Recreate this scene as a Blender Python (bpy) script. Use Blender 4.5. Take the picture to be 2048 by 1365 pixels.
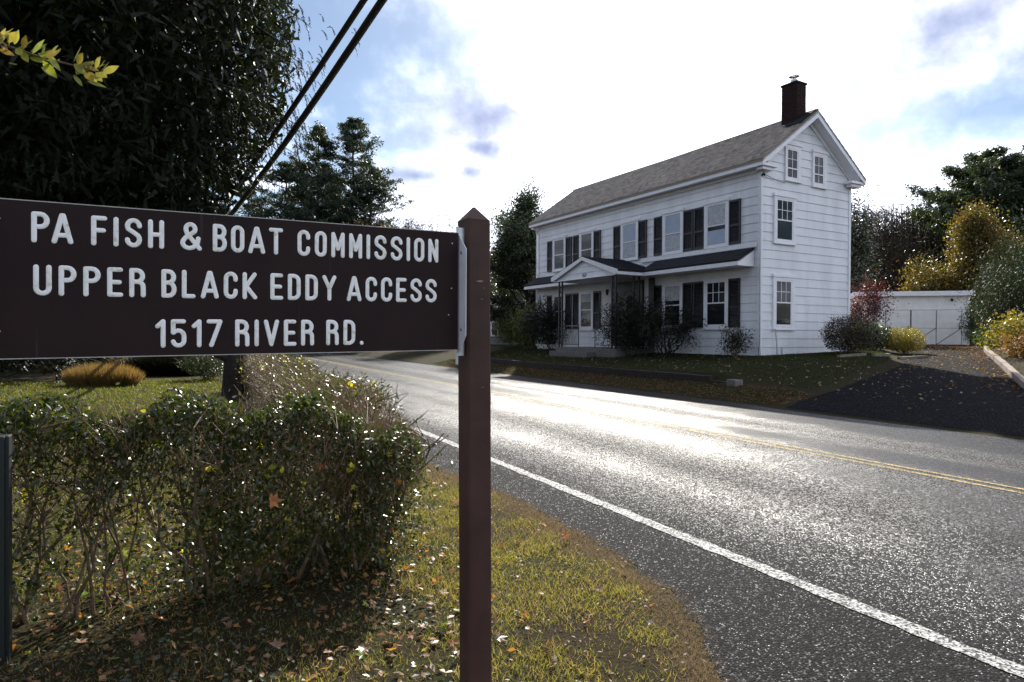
import bpy, math
import numpy as np
from math import radians, sin, cos, pi, exp
from mathutils import Matrix, Vector

for o in list(bpy.data.objects):
    bpy.data.objects.remove(o)
SC = bpy.context.scene
COL = SC.collection

# ------------------------------------------------------------------ camera
YAW = radians(27.3); PITCH = radians(-.47); ROLL = radians(.3); EYE = 1.5
_f = Vector((sin(YAW)*cos(PITCH), cos(YAW)*cos(PITCH), sin(PITCH)))
_r = Vector((cos(YAW), -sin(YAW), 0)); _u = _r.cross(_f)
_r2 = _r*cos(ROLL)+_u*sin(ROLL); _u2 = _u*cos(ROLL)-_r*sin(ROLL)
cam_d = bpy.data.cameras.new('camera'); cam = bpy.data.objects.new('camera', cam_d); COL.objects.link(cam)
m = Matrix.Identity(4)
for i in range(3):
    m[i][0] = _r2[i]; m[i][1] = _u2[i]; m[i][2] = -_f[i]
m[2][3] = EYE
cam.matrix_world = m
cam_d.sensor_width = 36; cam_d.lens = 1290/2048*36; cam_d.clip_start = .05; cam_d.clip_end = 3000
SC.camera = cam

# ------------------------------------------------------------------ light
SUN_AZ = radians(36); SUN_EL = radians(36)
sund = Vector((sin(SUN_AZ)*cos(SUN_EL), cos(SUN_AZ)*cos(SUN_EL), sin(SUN_EL)))
sl = bpy.data.lights.new('sun', 'SUN'); sl.energy = 5.0; sl.angle = radians(.55); sl.color = (1, .94, .84)
so = bpy.data.objects.new('sun', sl); COL.objects.link(so)
so.rotation_euler = sund.to_track_quat('Z', 'Y').to_euler(); so.location = (0, 0, 60)
W = bpy.data.worlds.new('World'); SC.world = W; W.use_nodes = True
SKY_STRENGTH = .055

def build_world():
    nt = W.node_tree; nt.nodes.clear()
    N = nt.nodes.new; L = nt.links.new
    out = N('ShaderNodeOutputWorld'); bg = N('ShaderNodeBackground')
    sky = N('ShaderNodeTexSky'); sky.sky_type = 'NISHITA'; sky.sun_disc = False
    sky.sun_elevation = SUN_EL; sky.sun_rotation = SUN_AZ; sky.air_density = 1.1; sky.dust_density = .35; sky.ozone_density = 2.2
    tc = N('ShaderNodeTexCoord')
    def vm(op, a, b=None):
        n = N('ShaderNodeVectorMath'); n.operation = op
        L(a, n.inputs[0])
        if b is not None:
            if isinstance(b, tuple): n.inputs[1].default_value = b
            else: L(b, n.inputs[1])
        return n
    def mt(op, a, b=None, clamp=False):
        n = N('ShaderNodeMath'); n.operation = op; n.use_clamp = clamp
        for i, v in enumerate((a, b)):
            if v is None: continue
            if isinstance(v, (int, float)): n.inputs[i].default_value = v
            else: L(v, n.inputs[i])
        return n.outputs[0]
    nrm = vm('NORMALIZE', tc.outputs['Generated']).outputs[0]
    sep = N('ShaderNodeSeparateXYZ'); L(nrm, sep.inputs[0])
    # cloud plane projection
    zc = mt('ADD', mt('MAXIMUM', sep.outputs[2], 0), .12)
    dv = N('ShaderNodeVectorMath'); dv.operation = 'DIVIDE'
    cx = N('ShaderNodeCombineXYZ'); L(zc, cx.inputs[0]); L(zc, cx.inputs[1]); cx.inputs[2].default_value = 1
    L(nrm, dv.inputs[0]); L(cx.outputs[0], dv.inputs[1])
    n1 = N('ShaderNodeTexNoise'); n1.inputs['Scale'].default_value = 1.25; n1.inputs['Detail'].default_value = 9; n1.inputs['Roughness'].default_value = .56
    L(dv.outputs[0], n1.inputs['Vector'])
    # brightness around the sun (thin high cloud lit from behind)
    dt = vm('DOT_PRODUCT', nrm, tuple(sund)); d = mt('MAXIMUM', dt.outputs['Value'], 0)
    glow = mt('POWER', d, 5); glow2 = mt('POWER', d, 60)
    def blob(az, el, wa, we, seed, lo=.35, hi=1.0, amp=1.6):
        # soft cloud patch round one direction, its outline broken up by noise
        v = Vector((sin(az)*cos(el), cos(az)*cos(el), sin(el)))
        r = Vector((cos(az), -sin(az), 0)); u = r.cross(v)
        x = mt('DIVIDE', vm('DOT_PRODUCT', nrm, tuple(r)).outputs['Value'], wa)
        y = mt('DIVIDE', vm('DOT_PRODUCT', nrm, tuple(u)).outputs['Value'], we)
        q = mt('SQRT', mt('ADD', mt('MULTIPLY', x, x), mt('MULTIPLY', y, y)))
        nn = N('ShaderNodeTexNoise'); nn.inputs['Scale'].default_value = 9+seed; nn.inputs['Detail'].default_value = 6
        nn.inputs['Roughness'].default_value = .55
        L(nrm, nn.inputs['Vector'])
        q = mt('ADD', q, mt('MULTIPLY', mt('SUBTRACT', nn.outputs[0], .5), amp))
        front = mt('GREATER_THAN', vm('DOT_PRODUCT', nrm, tuple(v)).outputs['Value'], .2)
        mr = N('ShaderNodeMapRange'); mr.interpolation_type = 'SMOOTHSTEP'
        mr.inputs[1].default_value = hi; mr.inputs[2].default_value = lo; mr.inputs[3].default_value = 0; mr.inputs[4].default_value = 1
        L(q, mr.inputs[0]); return mt('MULTIPLY', mr.outputs[0], front)
    def pix(px, py):
        r = _f + _r2*((px-1024)/1290) - _u2*((py-682.5)/1290); r.normalize()
        return math.atan2(r.x, r.y), math.asin(r.z)
    cov = N('ShaderNodeMapRange'); cov.interpolation_type = 'SMOOTHSTEP'
    cov.inputs[1].default_value = .45; cov.inputs[2].default_value = .62  # cover widened to add fill from the unseen sky
    L(mt('ADD', n1.outputs[0], mt('MULTIPLY', glow, .10)), cov.inputs[0])
    cover = cov.outputs[0]
    for px, py, wa, we, s in ((1430, 130, .34, .40, 0), (985, 290, .21, .13, 1), (860, 165, .13, .05, 2), (1800, 440, .25, .13, 3), (1120, 380, .2, .12, 11), (800, 420, .12, .06, 12), (1950, 60, .20, .09, 13)):
        az, el = pix(px, py); cover = mt('MAXIMUM', cover, blob(az, el, wa, we, s, .1, 1.15))
    for px, py, wa, we, s, k in ((720, 50, .27, .12, 4, 1.0), (660, 200, .13, .20, 14, 1.0), (1960, 215, .22, .06, 5, .75), (820, 300, .06, .10, 15, .6), (930, 60, .12, .05, 16, .6)):
        az, el = pix(px, py); clear = blob(az, el, wa, we, s, .1, 1.3); cover = mt('MULTIPLY', cover, mt('SUBTRACT', 1, mt('MULTIPLY', clear, k)))
    wisp = N('ShaderNodeTexNoise'); wisp.inputs['Scale'].default_value = 5; wisp.inputs['Detail'].default_value = 10; wisp.inputs['Roughness'].default_value = .62; wisp.inputs['Distortion'].default_value = .4
    L(dv.outputs[0], wisp.inputs['Vector'])
    cover = mt('MULTIPLY', cover, mt('ADD', .35, mt('MULTIPLY', wisp.outputs[0], 1.25)), True)
    shade = None
    for px, py, wa, we, s in ((985, 236, .20, .075, 6), (1950, 35, .26, .11, 7), (938, 345, .045, .035, 8), (965, 296, .10, .035, 9), (830, 352, .10, .02, 10)):
        az, el = pix(px, py); b = blob(az, el, wa, we, s, -.1, 1.15, 1.2); shade = b if shade is None else mt('MAXIMUM', shade, b)
    vb = N('ShaderNodeVectorMath'); vb.operation = 'SCALE'; L(sky.outputs[0], vb.inputs[0]); vb.inputs['Scale'].default_value = SKY_STRENGTH
    # cloud radiance, base raised so clouds out of view add fill light
    cb = mt('ADD', mt('ADD', .95, mt('MULTIPLY', glow, .45)), mt('MULTIPLY', glow2, 1.2))
    cc = N('ShaderNodeCombineXYZ'); L(mt('MULTIPLY', cb, .93), cc.inputs[0]); L(mt('MULTIPLY', cb, .96), cc.inputs[1]); L(mt('MULTIPLY', cb, 1.1), cc.inputs[2])
    mx = N('ShaderNodeMix'); mx.data_type = 'RGBA'; L(cover, mx.inputs[0]); L(vb.outputs[0], mx.inputs[6]); L(cc.outputs[0], mx.inputs[7])
    mx2 = N('ShaderNodeMix'); mx2.data_type = 'RGBA'; L(mt('MULTIPLY', shade, 1.0), mx2.inputs[0]); L(mx.outputs[2], mx2.inputs[6])
    mx2.inputs[7].default_value = (.215, .25, .37, 1)
    L(mx2.outputs[2], bg.inputs[0]); bg.inputs[1].default_value = 1.0
    L(bg.outputs[0], out.inputs[0])
build_world()
SC.view_settings.view_transform = 'Standard'; SC.view_settings.look = 'None'
SC.view_settings.exposure = 1.1; SC.view_settings.gamma = 1
SC.render.engine = 'CYCLES'
SC.cycles.use_denoising = True; SC.cycles.max_bounces = 8; SC.cycles.transparent_max_bounces = 8
SC.cycles.sample_clamp_indirect = 6; SC.cycles.sample_clamp_direct = 0

# ------------------------------------------------------------------ helpers
def cw(xc, d):
    """camera-right metres, forward metres -> world XY"""
    return xc*cos(YAW)+d*sin(YAW), -xc*sin(YAW)+d*cos(YAW)
def gp(px, d):
    return cw((px-1024)/1290*d, d)
def tag(o, label=None, cat=None, group=None, kind=None):
    if label: o['label'] = label
    if cat: o['category'] = cat
    if group: o['group'] = group
    if kind: o['kind'] = kind
    return o
def thing(name, label, cat, loc=(0, 0, 0), rz=0, group=None):
    o = bpy.data.objects.new(name, None); COL.objects.link(o)
    o.empty_display_size = .2; o.location = loc; o.rotation_euler = (0, 0, rz)
    return tag(o, label, cat, group)
def link(name, me, parent=None, mat=None):
    o = bpy.data.objects.new(name, me); COL.objects.link(o)
    if parent is not None: o.parent = parent
    if mat is not None and len(me.materials) == 0: me.materials.append(mat)
    return o
def npmesh(name, V, Fc, smooth=False):
    V = np.asarray(V, np.float32).reshape(-1, 3); Fc = np.asarray(Fc, np.int32)
    me = bpy.data.meshes.new(name); k = Fc.shape[1]; n = Fc.shape[0]
    me.vertices.add(len(V)); me.vertices.foreach_set('co', V.ravel())
    me.loops.add(n*k); me.loops.foreach_set('vertex_index', Fc.ravel())
    me.polygons.add(n); me.polygons.foreach_set('loop_start', np.arange(0, n*k, k, dtype=np.int32))
    if smooth: me.polygons.foreach_set('use_smooth', np.ones(n, bool))
    me.update(calc_edges=True)
    return me
class MB:
    def __init__(s): s.v = []; s.f = []
    def add(s, vs, fs):
        b = len(s.v); s.v += [tuple(p) for p in vs]; s.f += [tuple(i+b for i in q) for q in fs]; return s
    def box(s, x0, x1, y0, y1, z0, z1):
        vs = [(x, y, z) for z in (z0, z1) for x, y in ((x0, y0), (x1, y0), (x1, y1), (x0, y1))]
        return s.add(vs, [(3, 2, 1, 0), (4, 5, 6, 7), (0, 1, 5, 4), (1, 2, 6, 5), (2, 3, 7, 6), (3, 0, 4, 7)])
    def prism(s, poly, axis, a0, a1):
        """polygon (2d) extruded along axis 0/1/2"""
        n = len(poly); vs = []
        for a in (a0, a1):
            for p in poly:
                q = list(p); q.insert(axis, a); vs.append(tuple(q))
        s.add(vs, [tuple(range(n))[::-1], tuple(range(n, 2*n))]+[(i, (i+1) % n, (i+1) % n+n, i+n) for i in range(n)])
        return s
    def tube(s, pts, r, k=8, flat=None):
        pts = [Vector(p) for p in pts]
        rr = r if isinstance(r, (list, tuple)) else [r]*len(pts)
        ring = []
        for i, p in enumerate(pts):
            d = (pts[min(i+1, len(pts)-1)]-pts[max(i-1, 0)]).normalized()
            ref = Vector((0, 0, 1)) if abs(d.z) < .9 else Vector((1, 0, 0))
            u = d.cross(ref).normalized(); v = d.cross(u)
            ring.append([p+u*(cos(2*pi*j/k)*rr[i])+v*(sin(2*pi*j/k)*rr[i]) for j in range(k)])
        vs = [q for rg in ring for q in rg]; fs = []
        for i in range(len(pts)-1):
            for j in range(k): fs.append((i*k+j, i*k+(j+1) % k, (i+1)*k+(j+1) % k, (i+1)*k+j))
        fs.append(tuple(range(k))[::-1]); fs.append(tuple(range((len(pts)-1)*k, len(pts)*k)))
        return s.add(vs, fs)
    def build(s, name, mat, parent=None, smooth=False, bevel=0):
        me = bpy.data.meshes.new(name); me.from_pydata(s.v, [], s.f); me.update()
        if smooth: me.polygons.foreach_set('use_smooth', [True]*len(me.polygons))
        o = link(name, me, parent, mat)
        if bevel:
            b = o.modifiers.new('bevel', 'BEVEL'); b.width = bevel; b.segments = 2; b.limit_method = 'ANGLE'
        return o

def nrmz(a): return a/np.maximum(np.linalg.norm(a, axis=-1, keepdims=True), 1e-9)
def tubes(P0, P1, R0, R1, k=5):
    P0 = np.asarray(P0, float); P1 = np.asarray(P1, float); R0 = np.asarray(R0, float); R1 = np.asarray(R1, float)
    d = nrmz(P1-P0); ref = np.where(np.abs(d[:, 2:3]) < .9, np.array([[0, 0, 1.]]), np.array([[1., 0, 0]]))
    u = nrmz(np.cross(d, ref)); v = np.cross(d, u); n = len(P0)
    a = np.arange(k)*2*pi/k; ca = np.cos(a)[None, :, None]; sa = np.sin(a)[None, :, None]
    off = u[:, None, :]*ca+v[:, None, :]*sa
    V = np.concatenate([P0[:, None]+off*R0[:, None, None], (P1+d*R1[:, None]*.3)[:, None]+off*R1[:, None, None]], 1)
    j = np.arange(k); f = np.stack([j, (j+1) % k, (j+1) % k+k, j+k], 1)
    Fc = (np.arange(n)*2*k)[:, None, None]+f[None]
    return V.reshape(-1, 3), Fc.reshape(-1, 4)
def leaves(Cn, D, Nn, Ln, Wd, fold=.0):
    """rhombic leaves: centre, long axis, normal, length, width"""
    Cn = np.asarray(Cn, float); D = nrmz(D); S = nrmz(np.cross(D, Nn)); Nn = np.cross(S, D)
    Ln = np.broadcast_to(Ln, (len(Cn),))[:, None]; Wd = np.broadcast_to(Wd, (len(Cn),))[:, None]
    V = np.stack([Cn-D*Ln*.5, Cn+S*Wd*.5-D*Ln*.05+Nn*fold*Wd, Cn+D*Ln*.5, Cn-S*Wd*.5-D*Ln*.05+Nn*fold*Wd], 1)
    b = np.arange(len(Cn))*4
    if fold:
        Fc = np.stack([np.stack([b, b+1, b+2], 1), np.stack([b, b+2, b+3], 1)], 1).reshape(-1, 3)
    else:
        Fc = b[:, None]+np.arange(4)[None]
    return V.reshape(-1, 3), Fc
def rdir(rs, n, bias=(0, 0, 0), s=1.0):
    return nrmz(rs.normal(0, s, (n, 3))+np.array(bias))

def trileaves(Cn, D, Nn, Ln, Wd):
    D = nrmz(D); S = nrmz(np.cross(D, Nn)); Ln = np.broadcast_to(Ln, (len(Cn),))[:, None]; Wd = np.broadcast_to(Wd, (len(Cn),))[:, None]
    V = np.stack([Cn-D*Ln*.5+S*Wd*.5, Cn-D*Ln*.5-S*Wd*.5, Cn+D*Ln*.5], 1)
    return V.reshape(-1, 3), (np.arange(len(Cn))*3)[:, None]+np.arange(3)[None]

# ------------------------------------------------------------------ materials
def nodes_of(name):
    m = bpy.data.materials.new(name); m.use_nodes = True; nt = m.node_tree
    return m, nt, nt.nodes['Principled BSDF'], nt.nodes['Material Output']
def noise(nt, scale, detail=4, rough=.55, vec=None):
    n = nt.nodes.new('ShaderNodeTexNoise'); n.inputs['Scale'].default_value = scale
    n.inputs['Detail'].default_value = detail; n.inputs['Roughness'].default_value = rough
    if vec is None:
        tc = nt.nodes.new('ShaderNodeTexCoord'); vec = tc.outputs['Object']
    nt.links.new(vec, n.inputs['Vector']); return n
def ramp(nt, fac, stops, interp='LINEAR'):
    r = nt.nodes.new('ShaderNodeValToRGB'); r.color_ramp.interpolation = interp
    e = r.color_ramp.elements
    while len(e) < len(stops): e.new(.5)
    for i, (p, c) in enumerate(stops):
        e[i].position = p; e[i].color = (*c, 1) if len(c) == 3 else c
    nt.links.new(fac, r.inputs[0]); return r.outputs[0]
def bump(nt, bs, h, strength, dist):
    b = nt.nodes.new('ShaderNodeBump'); b.inputs['Strength'].default_value = strength; b.inputs['Distance'].default_value = dist
    nt.links.new(h, b.inputs['Height']); nt.links.new(b.outputs[0], bs.inputs['Normal']); return b
def g3(v): return (v, v, v)
def simple(name, c, rough=.6, var=.15, scale=8, metal=0, spec=.5, bmp=0, bscale=60):
    m, nt, bs, _ = nodes_of(name)
    n = noise(nt, scale); lo = tuple(x*(1-var) for x in c); hi = tuple(min(1, x*(1+var)) for x in c)
    nt.links.new(ramp(nt, n.outputs[0], [(.3, lo), (.7, hi)]), bs.inputs['Base Color'])
    bs.inputs['Roughness'].default_value = rough; bs.inputs['Metallic'].default_value = metal
    bs.inputs['Specular IOR Level'].default_value = spec
    if bmp: bump(nt, bs, noise(nt, bscale, 5).outputs[0], bmp, .01)
    return m
def leafmat(name, cols, rough=.45, trans=.35, spec=.4, warm=(1.25, 1.2, .5)):
    m, nt, bs, out = nodes_of(name)
    g = nt.nodes.new('ShaderNodeNewGeometry')
    c = ramp(nt, g.outputs['Random Per Island'], [(i/max(1, len(cols)-1), col) for i, col in enumerate(cols)])
    nt.links.new(c, bs.inputs['Base Color']); bs.inputs['Roughness'].default_value = rough
    bs.inputs['Specular IOR Level'].default_value = spec
    if trans > 0:
        tr = nt.nodes.new('ShaderNodeBsdfTranslucent'); mm = nt.nodes.new('ShaderNodeMix'); mm.data_type = 'RGBA'; mm.blend_type = 'MULTIPLY'
        mm.inputs[0].default_value = 1; mm.inputs[7].default_value = (*[w*2.0 for w in warm], 1); mm.clamp_result = True
        nt.links.new(c, mm.inputs[6]); nt.links.new(mm.outputs[2], tr.inputs[0])
        mx = nt.nodes.new('ShaderNodeMixShader'); mx.inputs[0].default_value = trans
        nt.links.new(bs.outputs[0], mx.inputs[1]); nt.links.new(tr.outputs[0], mx.inputs[2]); nt.links.new(mx.outputs[0], out.inputs[0])
    return m
M = {}
M['bark'] = simple('bark', (0.0630, 0.0490, 0.0385), .9, .4, 12, bmp=.6, bscale=30)
M['darkbark'] = simple('dark_bark', (0.0210, 0.0168, 0.0144), .9, .4, 12, bmp=.6, bscale=30)
M['stem'] = simple('hedge_stem', (0.1120, 0.0720, 0.0400), .75, .45, 25, bmp=.4, bscale=60)
M['twig'] = leafmat('dry_twig', [(.20, .135, .075), (.32, .22, .12), (.25, .17, .09), (.14, .10, .06)], .55, 0)
M['privet'] = leafmat('privet_leaf', [(.012, .024, .005), (.026, .042, .007), (.020, .034, .008), (.042, .056, .008), (.045, .042, .010), (.022, .034, .006)], .32, .34, .6)
M['brownleaf'] = leafmat('dry_leaf', [(.16, .08, .03), (.26, .12, .04), (.10, .06, .035), (.30, .17, .07)], .5, .3)
M['yellowleaf'] = leafmat('yellow_leaf', [(.35, .30, .03), (.28, .30, .03), (.45, .35, .04)], .45, .45, warm=(1, 1, .4))
M['branchleaf'] = leafmat('branch_leaf', [(.20, .20, .02), (.13, .18, .02), (.30, .17, .04), (.16, .20, .03)], .3, .45, .5, warm=(1, 1, .3))
M['hemlock'] = leafmat('hemlock_needle', [(0.0050, 0.0090, 0.0045), (0.0110, 0.0170, 0.0070), (0.0075, 0.0130, 0.0065), (0.0160, 0.0225, 0.0070), (0.0130, 0.0115, 0.0070)], .55, .15, .2)
M['pine'] = leafmat('pine_needle', [(0.0188, 0.0338, 0.0210), (0.0338, 0.0525, 0.0338), (0.0225, 0.0375, 0.0263), (0.0375, 0.0488, 0.0225)], .5, .2, .4)
M['evergreen'] = leafmat('evergreen_leaf', [(0.0130, 0.0260, 0.0097), (0.0260, 0.0423, 0.0143), (0.0195, 0.0325, 0.0130), (0.0325, 0.0455, 0.0163)], .4, .25, .5)
M['yew'] = leafmat('yew_leaf', [(0.0105, 0.0195, 0.0090), (0.0225, 0.0360, 0.0150), (0.0150, 0.0255, 0.0120), (0.0360, 0.0465, 0.0225)], .6, .15, .2)
M['glossy'] = leafmat('magnolia_leaf', [(0.0140, 0.0210, 0.0084), (0.0210, 0.0315, 0.0105), (0.0350, 0.0315, 0.0140), (0.0175, 0.0280, 0.0105)], .22, .12, .7)
M['autumn'] = leafmat('autumn_leaf', [(.075, .04, .016), (.09, .08, .014), (.07, .03, .016), (.05, .055, .014), (.025, .022, .014), (.16, .125, .02), (.02, .016, .012)], .45, .4)
M['orange'] = leafmat('orange_leaf', [(.12, .055, .025), (.15, .07, .025), (.08, .045, .025), (.06, .05, .02)], .45, .4)
M['red'] = leafmat('red_leaf', [(.05, .010, .010), (.09, .015, .014), (.03, .009, .009), (.05, .03, .02)], .45, .4, warm=(1.2, .7, .6))
M['wood_brown'] = leafmat('winter_twigs', [(0.0450, 0.0338, 0.0300), (0.0750, 0.0525, 0.0413), (0.0600, 0.0488, 0.0338), (0.0375, 0.0413, 0.0263), (0.0900, 0.0600, 0.0375)], .8, 0, .1)
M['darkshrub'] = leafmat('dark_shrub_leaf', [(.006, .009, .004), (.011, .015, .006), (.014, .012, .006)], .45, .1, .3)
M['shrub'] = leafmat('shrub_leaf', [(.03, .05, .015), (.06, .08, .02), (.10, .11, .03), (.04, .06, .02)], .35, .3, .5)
M['lawn'] = leafmat('shaded_lawn_blade', [(0.0121, 0.0187, 0.0044), (0.0165, 0.0248, 0.0050), (0.0248, 0.0303, 0.0066), (0.0138, 0.0209, 0.0044), (0.0330, 0.0275, 0.0110)], .5, .4, .3, warm=(1.3, 1.5, .5))  # darker version of the grass, shade of the house put into its colour
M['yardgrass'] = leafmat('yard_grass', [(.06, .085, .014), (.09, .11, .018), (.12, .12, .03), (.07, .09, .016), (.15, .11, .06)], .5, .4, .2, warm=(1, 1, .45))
M['goldshrub'] = leafmat('gold_shrub_leaf', [(.16, .13, .02), (.10, .11, .02), (.20, .13, .025), (.07, .09, .02)], .4, .35, .5)
M['grass'] = leafmat('grass_blade', [(.075, .10, .018), (.125, .14, .026), (.18, .165, .04), (.25, .19, .08), (.09, .115, .02), (.26, .19, .11), (.16, .10, .06)], .4, .45, .3, warm=(1.0, 1.0, .5))
M['straw'] = leafmat('dry_grass', [(.26, .19, .125), (.17, .12, .08), (.33, .26, .18), (.12, .085, .055), (.22, .19, .08)], .6, .25, .2, warm=(.8, .75, .6))
M['clump'] = leafmat('clump_grass', [(0.1700, 0.1020, 0.0425), (0.1275, 0.1020, 0.0340), (0.2040, 0.1190, 0.0638), (0.0850, 0.0765, 0.0255)], .5, .4, warm=(1, .9, .5))
M['litter'] = leafmat('leaf_litter', [(0.1200, 0.0675, 0.0338), (0.1800, 0.0900, 0.0450), (0.0750, 0.0450, 0.0300), (0.1650, 0.1125, 0.0675), (0.1500, 0.0600, 0.0300)], .9, .15, .1)
M['paleleaf'] = leafmat('pale_leaf', [(.30, .22, .16), (.34, .27, .20), (.25, .17, .11)], .7, .2, .2)

def mat_ground():
    m, nt, bs, _ = nodes_of('soil_and_turf')
    n = noise(nt, 1.3, 8, .65); n2 = noise(nt, 40, 5, .7)
    c = ramp(nt, n.outputs[0], [(.3, (.030, .020, .012)), (.5, (.026, .023, .010)), (.7, (.028, .031, .010))])
    c2 = ramp(nt, n2.outputs[0], [(.35, (.45, .45, .45)), (.65, (1.3, 1.25, 1.1))])
    mx = nt.nodes.new('ShaderNodeMix'); mx.data_type = 'RGBA'; mx.blend_type = 'MULTIPLY'; mx.inputs[0].default_value = 1
    nt.links.new(c, mx.inputs[6]); nt.links.new(c2, mx.inputs[7]); nt.links.new(mx.outputs[2], bs.inputs['Base Color'])
    bs.inputs['Roughness'].default_value = 1; bs.inputs['Specular IOR Level'].default_value = .1
    bump(nt, bs, n2.outputs[0], .7, .03); return m
def mat_asphalt(name, base, band=False, spec=.5, gl=.40):
    """stones set in dark binder: every stone has its own tone, facet tilt and polish"""
    m, nt, bs, _ = nodes_of(name); L = nt.links.new
    def mt(op, a, bb, clamp=False):
        q = nt.nodes.new('ShaderNodeMath'); q.operation = op; q.use_clamp = clamp
        for i, z in enumerate((a, bb)):
            if isinstance(z, (int, float)): q.inputs[i].default_value = z
            else: L(z, q.inputs[i])
        return q.outputs[0]
    tc = nt.nodes.new('ShaderNodeTexCoord')
    v = nt.nodes.new('ShaderNodeTexVoronoi'); v.inputs['Scale'].default_value = 88; L(tc.outputs['Object'], v.inputs['Vector'])
    sc_ = nt.nodes.new('ShaderNodeSeparateColor'); L(v.outputs['Color'], sc_.inputs[0])
    tone = ramp(nt, sc_.outputs[0], [(.0, tuple(x*.12 for x in base)), (.4, tuple(x*.5 for x in base)), (.72, tuple(x*1.6 for x in base)), (.9, tuple(x*4 for x in base)), (1, tuple(x*10 for x in base))])
    gap = ramp(nt, v.outputs['Distance'], [(.30, g3(1)), (.55, g3(.12))])
    big = noise(nt, .9, 6, .6); bc = ramp(nt, big.outputs[0], [(.3, g3(.72)), (.7, g3(1.2))])
    def mul(x, y):
        mx = nt.nodes.new('ShaderNodeMix'); mx.data_type = 'RGBA'; mx.blend_type = 'MULTIPLY'; mx.inputs[0].default_value = 1
        L(x, mx.inputs[6]); L(y, mx.inputs[7]); return mx.outputs[2]
    L(mul(mul(tone, gap), bc), bs.inputs['Base Color'])
    pol = None
    if band:
        st = nt.nodes.new('ShaderNodeMapping'); L(tc.outputs['Object'], st.inputs[0]); st.inputs['Scale'].default_value = (1, .05, 1)
        wn = noise(nt, 1.6, 5, .65, st.outputs[0])
        sx = nt.nodes.new('ShaderNodeSeparateXYZ'); L(tc.outputs['Object'], sx.inputs[0])
        x = mt('ADD', sx.outputs[0], mt('MULTIPLY', mt('SUBTRACT', wn.outputs[0], .5), .8))
        mr = nt.nodes.new('ShaderNodeMapRange'); L(x, mr.inputs[0]); mr.inputs[1].default_value = 1; mr.inputs[2].default_value = 12
        P = lambda v: (v-1)/11
        pol = ramp(nt, mr.outputs[0], [(P(3.2), g3(0)), (P(3.7), g3(.22)), (P(4.5), g3(.6)), (P(5.3), g3(.3)), (P(6.3), g3(.72)), (P(7.1), g3(.5)), (P(8.0), g3(.95)), (P(8.8), g3(.35)), (P(9.8), g3(1)), (P(10.9), g3(.95))])
        pol = mt('MULTIPLY', pol, mt('ADD', .55, mt('MULTIPLY', big.outputs[0], .9)), True)
    # share of polished facets grows in the wheel paths
    thr = mt('SUBTRACT', .96, mt('MULTIPLY', pol, .60)) if band else .96
    facet = mt('GREATER_THAN', sc_.outputs[1], thr)
    L(mt('ADD', spec*.35, mt('MULTIPLY', facet, spec*.85)), bs.inputs['Specular IOR Level'])
    fn = noise(nt, 200, 2, .5)
    rr = mt('SUBTRACT', .92, mt('MULTIPLY', facet, .92-gl))
    rr = mt('SUBTRACT', rr, mt('MULTIPLY', pol, .20)) if band else rr
    rr = mt('ADD', rr, mt('MULTIPLY', mt('SUBTRACT', fn.outputs[0], .5), .2)); rr = mt('MAXIMUM', rr, .24)
    L(rr, bs.inputs['Roughness'])
    h = mt('SUBTRACT', mt('ADD', mt('MULTIPLY', sc_.outputs[2], .5), mt('MULTIPLY', fn.outputs[0], .4)), mt('MULTIPLY', v.outputs['Distance'], 1.2))
    b = bump(nt, bs, h, .8, .008)
    if band: L(mt('SUBTRACT', .85, mt('MULTIPLY', pol, .62)), b.inputs['Strength'])
    return m
def mat_paint_line(name, col):
    m, nt, bs, _ = nodes_of(name); L = nt.links.new
    tc = nt.nodes.new('ShaderNodeTexCoord'); v = nt.nodes.new('ShaderNodeTexVoronoi'); v.inputs['Scale'].default_value = 88; L(tc.outputs['Object'], v.inputs['Vector'])
    sc_ = nt.nodes.new('ShaderNodeSeparateColor'); L(v.outputs['Color'], sc_.inputs[0]); n = noise(nt, 7, 6, .7)
    a = nt.nodes.new('ShaderNodeMath'); a.operation = 'ADD'; L(sc_.outputs[0], a.inputs[0]); L(n.outputs[0], a.inputs[1])
    mr_ = nt.nodes.new('ShaderNodeMath'); mr_.operation = 'MULTIPLY'; mr_.inputs[1].default_value = .5; L(a.outputs[0], mr_.inputs[0])
    L(ramp(nt, mr_.outputs[0], [(.38, (.02, .02, .02)), (.46, tuple(c*.35 for c in col)), (.54, tuple(c*.85 for c in col)), (.75, tuple(c*1.2 for c in col))]), bs.inputs['Base Color'])
    bs.inputs['Roughness'].default_value = .75; bs.inputs['Specular IOR Level'].default_value = .2; bump(nt, bs, v.outputs['Distance'], .6, .006); return m
def mat_siding():
    m, nt, bs, _ = nodes_of('white_siding')
    tc = nt.nodes.new('ShaderNodeTexCoord'); mp = nt.nodes.new('ShaderNodeMapping'); nt.links.new(tc.outputs['Object'], mp.inputs[0]); mp.inputs['Scale'].default_value = (1, 1, .25)
    n = noise(nt, 1.6, 6, .6, mp.outputs[0]); n2 = noise(nt, 30, 4, .7)
    c = ramp(nt, n.outputs[0], [(.3, (.62, .63, .67)), (.55, (.76, .77, .80)), (.75, (.80, .80, .83))])
    c2 = ramp(nt, n2.outputs[0], [(.3, g3(.93)), (.6, g3(1.0))])
    mx = nt.nodes.new('ShaderNodeMix'); mx.data_type = 'RGBA'; mx.blend_type = 'MULTIPLY'; mx.inputs[0].default_value = 1
    nt.links.new(c, mx.inputs[6]); nt.links.new(c2, mx.inputs[7]); nt.links.new(mx.outputs[2], bs.inputs['Base Color'])
    bs.inputs['Roughness'].default_value = .5; bump(nt, bs, n2.outputs[0], .15, .004); return m
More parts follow.
